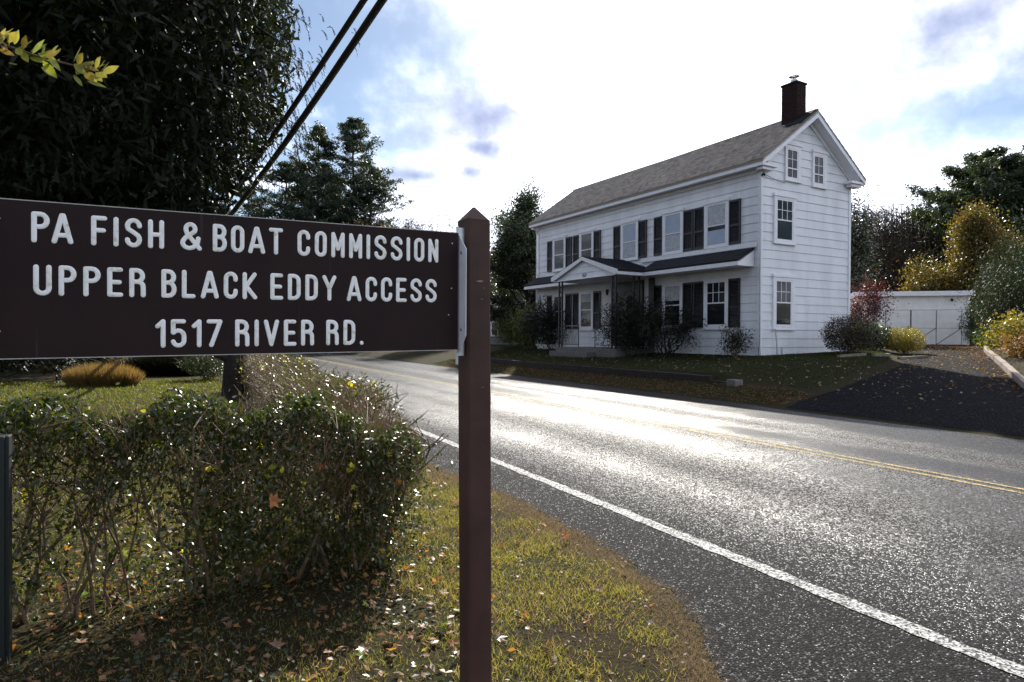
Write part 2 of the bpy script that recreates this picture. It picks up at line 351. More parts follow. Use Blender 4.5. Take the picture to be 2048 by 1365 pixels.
def mat_sign():
    m, nt, bs, _ = nodes_of('brown_sign_paint')
    n = noise(nt, 5, 6, .6); tc = nt.nodes.new('ShaderNodeTexCoord'); mp = nt.nodes.new('ShaderNodeMapping'); nt.links.new(tc.outputs['Object'], mp.inputs[0])
    mp.inputs['Rotation'].default_value = (0, .35, 0); mp.inputs['Scale'].default_value = (60, 1, 1.2)
    s = noise(nt, 1.0, 2, .5, mp.outputs[0])
    c = ramp(nt, n.outputs[0], [(.3, (.015, .0085, .0085)), (.7, (.024, .0125, .0115))])
    sc = ramp(nt, s.outputs[0], [(.66, g3(0)), (.74, g3(.8))])
    mx = nt.nodes.new('ShaderNodeMix'); mx.data_type = 'RGBA'; nt.links.new(sc, mx.inputs[0]); nt.links.new(c, mx.inputs[6]); mx.inputs[7].default_value = (.065, .055, .052, 1)
    nt.links.new(mx.outputs[2], bs.inputs['Base Color']); bs.inputs['Roughness'].default_value = .6; bs.inputs['Specular IOR Level'].default_value = .15
    bump(nt, bs, noise(nt, 90, 3).outputs[0], .08, .003); return m
def mat_glass():
    m, nt, bs, _ = nodes_of('window_glass')
    bs.inputs['Base Color'].default_value = (.012, .014, .018, 1); bs.inputs['Roughness'].default_value = .04
    bs.inputs['Specular IOR Level'].default_value = .28
    bump(nt, bs, noise(nt, 2.2, 2).outputs[0], .03, .05); return m
M['ground'] = mat_ground()
M['asphalt'] = mat_asphalt('road_asphalt', (.022, .022, .023), True, .40)
M['drive'] = mat_asphalt('driveway_asphalt', (.008, .008, .011), False, .14, .55)
M['white_line'] = mat_paint_line('worn_white_line', (.34, .34, .33))
M['yellow_line'] = mat_paint_line('worn_yellow_line', (.36, .27, .10))
M['siding'] = mat_siding()
M['trim'] = simple('white_trim', (.77, .77, .80), .45, .06, 6)
M['shingle'] = leafmat('roof_shingle', [(.22, .185, .15), (.38, .32, .26), (.30, .25, .205), (.17, .145, .12), (.44, .37, .30)], .6, 0, .4)
M['darkroof'] = leafmat('dark_porch_shingle', [(0.0140, 0.0154, 0.0210), (0.0224, 0.0238, 0.0294), (0.0182, 0.0196, 0.0238)], .8, 0, .3)
M['shutter'] = simple('dark_shutter', (0.0084, 0.0090, 0.0132), .45, .2, 10)
M['door'] = simple('dark_door', (0.0072, 0.0084, 0.0120), .35, .2, 6)
M['glass'] = mat_glass()
M['curtain'] = simple('curtain', (.45, .47, .50), .9, .25, 14)
M['shade'] = simple('window_shade', (.40, .46, .56), .9, .08, 3)
M['ironwork'] = simple('black_iron', (0.0072, 0.0078, 0.0108), .4, .1)
M['brick'] = leafmat('chimney_brick', [(0.0240, 0.0112, 0.0112), (0.0360, 0.0152, 0.0136), (0.0208, 0.0104, 0.0104), (0.0280, 0.0160, 0.0144)], .9, 0, .2)
M['mortar'] = simple('mortar', (.028, .022, .021), .95, .2, 20)
M['roof_shadow'] = simple('painted_chimney_shadow', (.02, .02, .024), .95, .2, spec=.05)  # near-black colour standing in for the chimney's shadow
M['metal'] = simple('galvanized_metal', (.45, .46, .48), .38, .15, 30, metal=.9, bmp=.05, bscale=120)
M['post'] = simple('brown_post_paint', (.062, .033, .026), .55, .2, 9, spec=.2, bmp=.12, bscale=90)
M['sign'] = mat_sign()
def mat_letter():
    m, nt, bs, _ = nodes_of('sign_letter_white'); n = noise(nt, 38, 5, .65)
    nt.links.new(ramp(nt, n.outputs[0], [(.30, (.50, .50, .34)), (.40, (.78, .77, .70)), (.52, (.88, .875, .85))]), bs.inputs['Base Color']); bs.inputs['Roughness'].default_value = .55; return m
M['letter'] = mat_letter()
M['edgewood'] = simple('raw_sign_edge', (.42, .40, .37), .5, .2, 30)
M['concrete'] = simple('concrete', (.13, .125, .12), .9, .2, 9, bmp=.4, bscale=40)
M['timber'] = simple('old_timber', (0.0225, 0.0175, 0.0140), .9, .4, 7, bmp=.6, bscale=25)
M['paletimber'] = simple('weathered_timber', (.17, .135, .105), .85, .3, 7, bmp=.6, bscale=25)
M['greenpost'] = simple('dark_green_paint', (0.004, 0.0095, 0.009), .5, .2, 20)
M['cable'] = simple('cable_sheath', (.022, .02, .018), .5, .2, 30)
M['stone'] = simple('field_stone', (.15, .14, .13), .9, .4, 5, bmp=.6, bscale=14)
M['gravel'] = simple('gravel_drive', (.26, .20, .16), .95, .3, 14, bmp=.6, bscale=50)
M['garage'] = simple('garage_white', (.78, .77, .76), .55, .08, 3)
M['graywall'] = simple('gray_house_wall', (.16, .17, .16), .8, .15, 4)
M['poleb'] = simple('utility_pole', (.07, .05, .04), .9, .3, 6, bmp=.4)
M['hill'] = simple('hill_forest_floor', (.022, .018, .014), 1, .5, .12, bmp=.8, bscale=1.5)

# ------------------------------------------------------------------ terrain
def ss(e0, e1, x):
    t = np.clip((np.asarray(x, float)-e0)/(e1-e0), 0, 1); return t*t*(3-2*t)
LX = np.array([10.8, 11.99, 13.42, 16.7, 18.57, 24.0, 29.5, 45]); LY = np.array([9.2, 9.55, 9.75, 10.68, 11.45, 14.71, 19.5, 24])   # lawn / driveway line
RX = np.array([10.8, 13, 15.24, 16.73, 19.71, 29.2, 33.5, 45]); RY = np.array([.8, 4.6, 6.86, 7.8, 9.55, 14.7, 17.2, 20])        # driveway south side
def wallX(Y): return np.interp(Y, [12, 14, 18, 25, 40], [12.75, 12.6, 12.5, 12.55, 12.8])
def H(X, Y):
    X = np.asarray(X, float); Y = np.asarray(Y, float)
    drive = 1.25*(1-np.exp(-np.maximum(0, X-11.0)/9.0))
    lawn = np.interp(X, [11.2, 12.2, 16.6, 22, 31, 45, 90], [0, .24, .88, 1.03, 1.15, 1.6, 3])
    lawnW = np.interp(X, [11.2, 12.4, 12.5, 16.6, 22, 31, 45, 90], [0, .26, .27, .88, 1.03, 1.15, 1.6, 3])
    step = np.interp(X-wallX(Y), [-.06, .06, .6, 4.2], [0, .23, .2, .0])
    wl = (ss(11.6, 12.8, Y)*(1-ss(26, 28, Y)))*step
    lawn = lawnW+wl
    ly = np.interp(X, LX, LY); ry = np.interp(X, RX, RY)
    t = ss(-.1, .9, Y-ly)
    z = drive*(1-t)+lawn*t
    z = z+ss(.1, 1.0, ry-Y)*.12*ss(11.5, 13, X)
    z = np.where(X < 11.2, 0, z)
    # road bed slightly lower than its shoulders
    z = np.where((X > 3.0) & (X < 11.2), -.03, z)
    # left shoulder falls a little at the asphalt edge
    far = np.hypot(X, Y)
    z = z+ss(60, 220, far)*ss(20, 120, X)*14*0
    return z
def Hs(x, y): return float(H(x, y))
def grid(x0, x1, y0, y1, nx, ny):
    xs = np.linspace(x0, x1, nx); ys = np.linspace(y0, y1, ny)
    X, Y = np.meshgrid(xs, ys); Z = H(X, Y)
    V = np.stack([X, Y, Z], -1).reshape(-1, 3)
    i = np.arange(nx-1)[None, :]+np.arange(ny-1)[:, None]*nx
    Fc = np.stack([i, i+1, i+nx+1, i+nx], -1).reshape(-1, 4); return V, Fc
xs = np.concatenate([np.linspace(-900, -60, 15), np.linspace(-50, -6, 12), np.linspace(-5, 2.4, 16), [2.7, 2.95], np.linspace(3.2, 10.8, 5), np.linspace(11.2, 14, 29), np.linspace(14.2, 34, 80), np.linspace(36, 90, 12), np.linspace(120, 1400, 12)])
ys = np.concatenate([np.linspace(-900, -20, 15), np.linspace(-15, 0, 6), np.linspace(.4, 34, 135), np.linspace(36, 90, 14), np.linspace(110, 1400, 12)])
X, Y = np.meshgrid(xs, ys); Z = H(X, Y)
nx = len(xs); i = np.arange(nx-1)[None, :]+np.arange(len(ys)-1)[:, None]*nx
gm = npmesh('ground', np.stack([X, Y, Z], -1), np.stack([i, i+1, i+nx+1, i+nx], -1).reshape(-1, 4), True)
tag(link('ground', gm, None, M['ground']), kind='structure')

def strip(name, xl, xr, y0, y1, z, mat, n=60):
    """road sheet between two x(y) curves"""
    ys = np.linspace(y0, y1, n) if not isinstance(y0, np.ndarray) else y0
    a = np.array([[xl(y), y, z] for y in ys]); b = np.array([[xr(y), y, z] for y in ys])
    V = np.concatenate([a, b]); k = len(ys); i = np.arange(k-1)
    return tag(link(name, npmesh(name, V, np.stack([i, i+k, i+k+1, i+1], 1)), None, mat), kind='structure')
ysr = np.concatenate([np.linspace(-60, 0, 30), np.linspace(.1, 16, 420), np.linspace(17, 500, 40)])
rsE = np.random.RandomState(5); jit = dict()
EY = [-60, -4, 0, 1.5, 2.06, 2.44, 2.79, 3.13, 3.8, 4.58, 5.53, 6.65, 9, 500]; EX = [-4, -2, .2, 1.75, 2.09, 2.33, 2.51, 2.58, 2.68, 2.73, 2.73, 2.6, 2.6, 2.7]
_jn = np.convolve(rsE.normal(0, 1, 4000), np.ones(3)/3, 'same')*.030
def road_left(y): return float(np.interp(y, EY, EX)+_jn[int((y+60)*20) % 4000])
def road_right(y): return 11.35+_jn[int((y+80)*9) % 4000]*.8
strip('road', road_left, road_right, ysr, 0, .004, M['asphalt'])
strip('edge_line', lambda y: 3.29+_jn[int((y+60)*34) % 4000]*.35, lambda y: 3.41+_jn[int((y+70)*34) % 4000]*.35, np.concatenate([np.linspace(-40, 0, 60), np.arange(.03, 14, .03), np.linspace(14.1, 300, 400)]), 0, .009, M['white_line'])
strip('center_line', lambda y: 7.20, lambda y: 7.27, -40, 300, .009, M['yellow_line'])
strip('center_line', lambda y: 7.39, lambda y: 7.46, -40, 300, .009, M['yellow_line'])
# driveway sheet following the terrain
dxs = np.concatenate([np.linspace(11.2, 20, 60), np.linspace(20.3, 31.5, 40)])
V = []; nyy = 14
for x in dxs:
    y0 = float(np.interp(x, RX, RY)); y1 = float(np.interp(x, LX, LY)) - .05
    x2 = x
    for j in range(nyy):
        y = y0+(y1-y0)*j/(nyy-1)+(_jn[int(x*70) % 4000]*1.5 if j in (0, nyy-1) else 0)
        V.append((x2, y, Hs(x2, y)+.008))
V = np.array(V); V[:, 2] = np.maximum(V[:, 2], .006)
i = np.arange(nyy-1)[None]+np.arange(len(dxs)-1)[:, None]*nyy
tag(link('driveway', npmesh('driveway', V, np.stack([i, i+nyy, i+nyy+1, i+1], -1).reshape(-1, 4), True), None, M['drive']), kind='structure')
# gravel lane in the left yard
V = []
for k in range(24):
    t = k/23; x, y = cw(-17.5+4.3*t, 27-1.0*t+1.2*sin(t*3)); V.append((x, y-1.3*(1-t*.3), .006)); V.append((x+.4, y+1.7, .006))
V = np.array(V); i = np.arange(23)*2
tag(link('gravel_lane', npmesh('gravel_lane', V, np.stack([i, i+2, i+3, i+1], 1)), None, M['gravel']), kind='structure')
# wooded hills behind
def hill(name, pts, depth, back, z0, mat):
    rs = np.random.RandomState(len(pts)); rows = []
    n = 60; xs = np.linspace(pts[0][0], pts[-1][0], n)
    top = np.interp(xs, [p[0] for p in pts], [p[1] for p in pts])
    V = []
    for a in range(8):
        t = a/7
        for px, py in zip(xs, top):
            d = depth+back*t; x, y = gp(px, d)
            hgt = (EYE+(672-py)/1290*(depth+back)-z0)*sin(t*pi/2)**1.2
            V.append((x, y, z0+hgt+rs.normal(0, .25)*t))
    i = np.arange(n-1)[None]+np.arange(7)[:, None]*n
    return tag(link(name, npmesh(name, np.array(V), np.stack([i, i+1, i+n+1, i+n], -1).reshape(-1, 4), True), None, mat), kind='structure')
hill('hill', [(1300, 560), (1600, 480), (1740, 480), (1850, 465), (1950, 435), (2060, 380), (2300, 320), (2700, 320), (4500, 420)], 62, 70, 1.5, M['hill'])
hill('hill', [(-900, 620), (300, 610), (700, 590), (930, 545), (1010, 505), (1090, 480), (1200, 500), (1300, 560)], 75, 70, 1.0, M['hill'])

# ------------------------------------------------------------------ farmhouse
HL, HW = 13.5, 4.81
house = thing('farmhouse', 'long white clapboard farmhouse with dark shutters and brick chimney', 'house', (16.79, 14.96, .89), radians(2.7))
MB().box(.03, HW-.03, .03, HL-.03, -.3, 6.35).build('wall', M['siding'], house)
g = MB(); g.prism([(.03, 6.35), (HW-.03, 6.35), (HW/2, 8.12)], 1, .03, HL-.03); g.build('gable_wall', M['siding'], house)
MB().box(.015, HW-.015, .015, HL-.015, -.45, -.02).build('foundation', M['concrete'], house)
ROW = .292
rsS = np.random.RandomState(3)
def clap(z0, z1, u0, u1, wall, far=False):
    """one lapped board: thick at its lower edge"""
    b = MB(); t0, t1 = .034, .012
    if wall == 'front':
        pr = [(-t0+.03, z0), (-t1+.03, z1), (.03, z1), (.03, z0)]; b.prism(pr, 1, u0, u1)
    elif wall == 'back':
        pr = [(HW+t0-.03, z0), (HW+t1-.03, z1), (HW-.03, z1), (HW-.03, z0)]; b.prism(pr, 1, u0, u1)
    else:
        y = .03; v = [(u0[0], y-t0, z0), (u1[0], y-t0, z0), (u1[1], y-t1, z1), (u0[1], y-t1, z1), (u0[0], y, z0), (u1[0], y, z0), (u1[1], y, z1), (u0[1], y, z1)]
        if wall == 'farside': v = [(a, HL-bb, c) for a, bb, c in v]
        b.add(v, [(0, 1, 2, 3), (5, 4, 7, 6), (4, 0, 3, 7), (1, 5, 6, 2), (3, 2, 6, 7), (4, 5, 1, 0)])
    return b.build('siding_board', M['siding'], house)
k = 0; z = -.02
while z < 6.05:
    z1 = min(z+ROW, 6.12)
    clap(z, z1, .1, HL-.1, 'front'); clap(z, z1, .1, HL-.1, 'back')
    z += ROW
z = -.02
while z < 7.95:
    z1 = min(z+ROW, 8.0)
    def hw(zz): return (HW/2-.09) if zz < 6.3 else max(.02, (8.14-zz)/(8.14-6.3)*(HW/2-.09))
    a, c = hw(z), hw(z1); m_ = HW/2
    for w in ('side', 'farside'): clap(z, z1, (m_-a, m_-c), (m_+a, m_+c), w)
    z += ROW
for x0, y0 in ((0, 0), (0, HL), (HW, 0), (HW, HL)):
    sx = 1 if x0 == 0 else -1; sy = 1 if y0 == 0 else -1; b = MB()
    b.box(min(x0-.022*sx, x0+.09*sx), max(x0-.022*sx, x0+.09*sx), min(y0-.022*sy, y0+.028*sy), max(y0-.022*sy, y0+.028*sy), -.03, 6.14)
    b.box(min(x0-.0225*sx, x0+.028*sx), max(x0-.0225*sx, x0+.028*sx), min(y0+.0285*sy, y0+.09*sy), max(y0+.0285*sy, y0+.09*sy), -.03, 6.14)
    b.build('corner_board', M['trim'], house)
# roof: decking, fascia, rakes, soffits, shingle courses
EV0, EVZ, RZ = -.36, 6.33, 8.32
SL = (RZ-EVZ)/(HW/2-EV0)
Y0, Y1 = -.36, HL+.36
def roofz(x): return EVZ+(x-EV0)*SL if x < HW/2 else EVZ+(HW-EV0-x)*SL
b = MB()
b.prism([(EV0, EVZ-.03), (HW/2, RZ-.03), (HW/2, RZ-.12), (EV0, EVZ-.12)], 1, Y0, Y1)
b.prism([(HW-EV0, EVZ-.03), (HW-EV0, EVZ-.12), (HW/2, RZ-.12), (HW/2, RZ-.03)], 1, Y0, Y1)
roof = b.build('roof', M['shingle'], house)
def shingles(name, parent, mat, org, du, dv, nrm, LU, LV, sw=.16, sh=.135, seed=0, clipf=None):
    """courses of small shingles on a slope, joined; du along eave, dv up slope"""
    rs = np.random.RandomState(seed); P = []; rows = int(LV/sh)+1
    for r in range(rows):
        n = int(LU/sw)+2; off = (r % 2)*sw*.5+rs.uniform(0, .03)
        u0 = np.arange(n)*sw-off; u1 = u0+sw-.008-rs.uniform(0, .006, n); u0 = np.clip(u0, 0, LU); u1 = np.clip(u1, 0, LU)
        ok = u1-u0 > .02; u0 = u0[ok]; u1 = u1[ok]; v0 = r*sh-.01-rs.uniform(0, .010, len(u0)); v1 = np.full(len(u0), min((r+1)*sh+.03, LV))
        v0 = np.minimum(v0, LV-.03)
        t = .020+rs.uniform(0, .010, len(u0))
        if clipf is not None:
            keep = clipf(.5*(u0+u1), .5*(v0+v1)); u0, u1, v0, v1, t = [q[keep] for q in (u0, u1, v0, v1, t)]
        for q in zip(u0, u1, v0, v1, t): P.append(q)
    P = np.array(P); n = len(P); org = np.array(org); du = np.array(du); dv = np.array(dv); nr = np.array(nrm)
    def pt(u, v, h): return org+du*u[:, None]+dv*v[:, None]+nr*h[:, None]
    z = np.zeros(n)
    c = [pt(P[:, 0], P[:, 2], P[:, 4]), pt(P[:, 1], P[:, 2], P[:, 4]), pt(P[:, 1], P[:, 3], P[:, 4]*.25), pt(P[:, 0], P[:, 3], P[:, 4]*.25), pt(P[:, 0], P[:, 2], z-.004), pt(P[:, 1], P[:, 2], z-.004)]
    V = np.stack(c, 1).reshape(-1, 3); bs = np.arange(n)*6
    f = np.concatenate([np.stack([bs, bs+1, bs+2, bs+3], 1), np.stack([bs+4, bs+5, bs+1, bs], 1)])
    return tag(link(name, npmesh(name, V, f), parent, mat), kind='stuff')
sv = Vector((HW/2-EV0, 0, RZ-EVZ)); LV = sv.length; sv.normalize(); nv = Vector((-sv.z, 0, sv.x))
shingles('shingle', roof, M['shingle'], (EV0, Y0, EVZ-.028), (0, 1, 0), tuple(sv), tuple(nv), Y1-Y0, LV, seed=1)
shingles('shingle', roof, M['shingle'], (HW-EV0, Y0, EVZ-.028), (0, 1, 0), (-sv.x, 0, sv.z), (sv.z, 0, sv.x), Y1-Y0, LV, sw=.3, sh=.27, seed=2)
b = MB(); b.tube([(HW/2, Y0, RZ+.0), (HW/2, Y0+4, RZ-.01), (HW/2, 7, RZ-.03), (HW/2, Y1, RZ)], .035, 6); b.build('ridge_cap', M['shingle'], roof)
b = MB(); b.box(EV0+.02, EV0+.05, Y0+.03, Y1-.03, EVZ-.24, EVZ-.06); b.build('fascia', M['trim'], house)
b = MB(); b.box(HW-EV0-.05, HW-EV0-.02, Y0+.03, Y1-.03, EVZ-.24, EVZ-.06); b.build('fascia', M['trim'], house)
b = MB(); b.box(EV0+.053, .0, Y0+.035, Y1-.035, EVZ-.225, EVZ-.2); b.box(HW, HW-EV0-.053, Y0+.035, Y1-.035, EVZ-.225, EVZ-.2); b.build('soffit', M['trim'], house)
for yy in (Y0, Y1-.03):
    for s in (0, 1):
        def X_(x): return x if s == 0 else HW-x
        pr = [(X_(EV0+.01), EVZ-.05), (X_(HW/2), RZ-.05), (X_(HW/2), RZ-.27), (X_(EV0+.28), EVZ-.05-.02), (X_(EV0+.01), EVZ-.22)]
        MB().prism(pr, 1, yy, yy+.03).build('rake_board', M['trim'], house)
    ya, yb = (Y0+.033, .0) if yy < 0 else (HL, Y1-.033)
    b = MB(); b.prism([(EV0+.3, EVZ-.07), (HW/2, RZ-.19), (HW/2, RZ-.23), (EV0+.3, EVZ-.11)], 1, ya, yb)
    b.prism([(HW-EV0-.3, EVZ-.07), (HW-EV0-.3, EVZ-.11), (HW/2, RZ-.23), (HW/2, RZ-.19)], 1, ya, yb); b.build('rake_soffit', M['trim'], house)
    # frieze under rake, cornice returns
    yo = (-.035, -.005) if yy < 0 else (HL+.005, HL+.035)
    for s in (0, 1):
        X_ = lambda x: x if s == 0 else HW-x
        MB().prism([(X_(.02), 6.22), (X_(.02), 6.42), (X_(HW/2), RZ-.24), (X_(HW/2), RZ-.42)], 1, *yo).build('frieze_board', M['trim'], house)
        b = MB(); xa, xb = sorted((X_(EV0+.055), X_(.42)))
        y_a, y_b = (Y0+.036, -.02) if yy < 0 else (HL+.02, Y1-.036)
        b.box(xa, xb, y_a, y_b, EVZ-.23, EVZ-.14)
        xa2, xb2 = sorted((X_(EV0+.12), X_(.30)))
        b.box(xa2, xb2, y_a+.07, y_b, EVZ-.33, EVZ-.233)
        b.build('cornice_return', M['trim'], house)
b = MB(); b.box(-.05, -.006, .1, HL-.1, 5.98, 6.1); b.build('frieze_board', M['trim'], house)
# chimney of separate bricks on a mortar core
ch = MB().box(1.97, 2.47, .17, .74, 7.6, 9.33).build('chimney', M['mortar'], house)
P = []; rs = np.random.RandomState(8)
zz = 7.85; r_ = 0
while zz < 9.3:
    for side in range(4):
        L_ = (.57, .5, .57, .5)[side]; u = -.105*(r_ % 2)
        while u < L_-.02:
            a, c = max(u, 0)+.004, min(u+.2, L_)-.006
            if c-a > .03:
                o_ = .014+rs.uniform(0, .006)
                q = ((1.97-o_, 1.975, .17+a, .17+c), (1.97+a, 1.97+c, .17-o_, .175), (2.465, 2.47+o_, .17+a, .17+c), (1.97+a, 1.97+c, .735, .74+o_))[side]
                P.append((*q, zz, zz+.058))
            u += .21
    zz += .068; r_ += 1
b = MB()
for q in P: b.box(*q)
tag(b.build('brick', M['brick'], ch), kind='stuff')
b = MB(); b.box(1.93, 2.51, .13, .78, 9.33, 9.39); b.build('chimney_cap', M['brick'], ch)
b = MB(); b.tube([(2.22, .45, 9.38), (2.22, .45, 9.55)], .12, 12); b.tube([(2.22, .45, 9.66), (2.22, .45, 9.70)], [.18, .12], 14)
for a_ in (0, 2.1, 4.2): b.tube([(2.22+.1*cos(a_), .45+.1*sin(a_), 9.50), (2.22+.1*cos(a_), .45+.1*sin(a_), 9.68)], .010, 4)
b.build('flue', M['metal'], ch)
b = MB(); b.prism([(1.60, -.28), (2.40, -.28), (2.40, .16), (1.96, .16), (1.96, .60), (1.80, .60), (1.60, .3)], 2, .012, .03)  # dark sheet on the roof, painted cast shadow of the chimney
me_v = []
for (x, y, z) in b.v: me_v.append((x, y, roofz(x)+.018+z))
b.v = me_v; b.build('chimney_shadow', M['roof_shadow'], house)

# windows ----------------------------------------------------------
def mapper(wall):
    if wall == 'front': return lambda u, v, w: (-v, u, w)
    if wall == 'back': return lambda u, v, w: (HW+v, u, w)
    return lambda u, v, w: (u, -v, w)
def mbox(b, mp, u0, u1, v0, v1, w0, w1):
    p0 = mp(u0, v0, w0); p1 = mp(u1, v1, w1)
    return b.box(min(p0[0], p1[0]), max(p0[0], p1[0]), min(p0[1], p1[1]), max(p0[1], p1[1]), min(w0, w1), max(w0, w1))
def window(wall, u0, u1, z0, z1, g0, g1, gz0, gz1, mid, cols=1, rows=1, lowgrid=False, cap=.1, backing=None, low_backing=None, parent=None, D=.052):
    mp = mapper(wall); par = parent or house
    # casing: boards round a recessed sash
    b = MB(); s0, s1, t0, t1 = g0-.05, g1+.05, gz0-.055, gz1+.05
    mbox(b, mp, u0, s0, -.02, D, z0, z1); mbox(b, mp, s1, u1, -.02, D, z0, z1)
    mbox(b, mp, s0, s1, -.02, D-.002, t1, z1); mbox(b, mp, s0, s1, -.02, D-.002, z0, t0)
    mbox(b, mp, u0-.01, u1+.01, -.01, D+.02, z0-.04, z0-.002)
    if cap: mbox(b, mp, u0-.03, u1+.03, -.01, D+.025, z1+.002, z1+cap)
    w = b.build('window', M['trim'], par)
    b = MB(); a, c = .019, .044
    mbox(b, mp, s0, g0, a, c, t0, t1); mbox(b, mp, g1, s1, a, c, t0, t1)
    mbox(b, mp, g0, g1, a, c-.002, gz1, t1); mbox(b, mp, g0, g1, a, c-.002, t0, gz0); mbox(b, mp, g0, g1, a, c+.008, mid-.022, mid+.022)
    def grid_(za, zb, nc, nr):
        for i in range(1, nc): mbox(b, mp, g0+(g1-g0)*i/nc-.01, g0+(g1-g0)*i/nc+.01, a+.002, c-.006, za, zb)
        for j in range(1, nr): mbox(b, mp, g0, g1, a+.003, c-.008, za+(zb-za)*j/nr-.01, za+(zb-za)*j/nr+.01)
    if cols > 1 or rows > 1: grid_(mid+.022, gz1, cols, rows)
    if lowgrid: grid_(gz0, mid-.022, cols, 1)
    b.build('sash', M['trim'], w)
    for za, zb in ((gz0, mid-.022), (mid+.022, gz1)):
        b = MB(); mbox(b, mp, g0, g1, .022, .026, za, zb); b.build('glass', M['glass'], w)
    def sheet(mat, ua, ub, za, zb, nm):
        b = MB(); n = 14
        for i in range(n):
            va = .0265+.003*(i % 2)
            mbox(b, mp, ua+(ub-ua)*i/n, ua+(ub-ua)*(i+1)/n-.001,   .0265, va+.003, za, zb)
        b.build(nm, mat, w)
    if backing: sheet(M[backing[0]], g0+.012, g1-.012, mid+.03+(gz1-mid)*(1-backing[1]), gz1-.01, backing[2])
    if low_backing: sheet(M[low_backing[0]], g0+.012, g1-.012, gz0+.012, gz0+(mid-gz0)*low_backing[1]-.03, low_backing[2])
    return w
def shutter(u0, u1, z0, z1, wall='front'):
    mp = mapper(wall); b = MB(); t = .055
    mbox(b, mp, u0, u0+.055, .006, t, z0, z1); mbox(b, mp, u1-.055, u1, .006, t, z0, z1)
    zm = z0+(z1-z0)*.42
    for a, c in ((z0, z0+.08), (zm-.035, zm+.035), (z1-.07, z1)): mbox(b, mp, u0+.055, u1-.055, .006, t-.003, a, c)
    s = b.build('shutter', M['shutter'], house)
    b = MB()
    for a, c in ((z0+.08, zm-.035), (zm+.035, z1-.07)):
        n = int((c-a)/.045)
        for i in range(n):
            q = a+(c-a)*i/n; pts = [mp(0, .012, q), mp(0, .046, q), mp(0, .020, q+.04), mp(0, .008, q+.04)]
            b.prism([(p[0], p[2]) for p in pts] if wall == 'front' else [(p[1], p[2]) for p in pts], 1 if wall == 'front' else 0, u0+.055, u1-.055)
    tag(b.build('louvre', M['shutter'], s), kind='stuff')
FU = [(11.03, 12.13), (8.86, 9.93), (5.9, 6.99), (3.41, 4.5), (1.27, 2.38)]
back_up = [(('shade', .0, 'window_shade'), None), (None, None), (('shade', 1.0, 'window_shade'), ('curtain', 1.0, 'curtain')), (('shade', 1.0, 'window_shade'), ('curtain', 1.0, 'curtain')), (('curtain', 1.0, 'curtain'), ('shade', .8, 'window_shade'))]
back_lo = [None, ('curtain', .55, 'curtain'), None, ('curtain', .8, 'curtain'), ('curtain', .0, 'curtain')]
for i, (a, c) in enumerate(FU):
    u, l = back_up[i]
    if i == 0: u = None
    window('front', a, c, 3.75, 5.29, a+.16, c-.16, 3.85, 5.21, 4.5, backing=u, low_backing=l)
    shutter(a-.485, a-.006, 3.76, 5.26); shutter(c+.006, c+.485, 3.76, 5.26)
    if i != 2:
        window('front', a, c, .9, 2.63, a+.16, c-.16, 1.04, 2.50, 1.79, cols=3 if i == 4 else 1, rows=2 if i == 4 else 1, backing=back_lo[i] if back_lo[i] and back_lo[i][1] else None, cap=0)
        shutter(a-.485, a-.006, .94, 2.59); shutter(c+.006, c+.485, .94, 2.59)
window('side', .62, 1.73, 3.74, 5.27, .78, 1.53, 3.87, 5.15, 4.5, 3, 2, backing=('curtain', .0, 'curtain') if 0 else None)
window('side', .60, 1.72, .88, 2.60, .77, 1.49, 1.03, 2.46, 1.76, 3, 2)
window('side', 1.16, 1.97, 5.87, 7.05, 1.28, 1.76, 5.98, 6.88, 6.27, 2, 2, True, cap=.09)
window('side', 2.60, 3.39, 5.83, 7.0, 2.70, 3.16, 5.96, 6.86, 6.25, 2, 2, True, cap=.09)
# front door
b = MB(); b.box(-.10, -.0, 5.56, 5.80, .2, 2.86); b.box(-.10, -.0, 7.2, 7.44, .2, 2.86); b.box(-.098, -.0, 5.80, 7.2, 2.45, 2.86)
b.build('door_frame', M['door'], house)
b = MB(); b.box(-.055, -.0, 5.80, 6.0, .2, 2.45); b.box(-.055, -.0, 6.92, 7.2, .2, 2.45); b.box(-.054, -.0, 6.0, 6.92, .2, 1.15); b.box(-.054, -.0, 6.0, 6.92, 2.25, 2.45)
dr = b.build('door', M['door'], house)
MB().box(-.045, -.04, 6.0, 6.92, 1.15, 2.25).build('glass', M['glass'], dr)
b = MB(); b.tube([(-.056, 6.03, 1.2), (-.09, 6.03, 1.2)], .03, 10); b.build('door_handle', M['metal'], dr)
b = MB(); b.tube([(0, 7.75, 2.55), (-.14, 7.75, 2.62)], .012, 6); b.tube([(-.14, 7.75, 2.62), (-.14, 7.75, 2.58), (-.14, 7.75, 2.40), (-.14, 7.75, 2.36)], [.02, .07, .05, .02], 8)
b.build('wall_lantern', M['ironwork'], house)

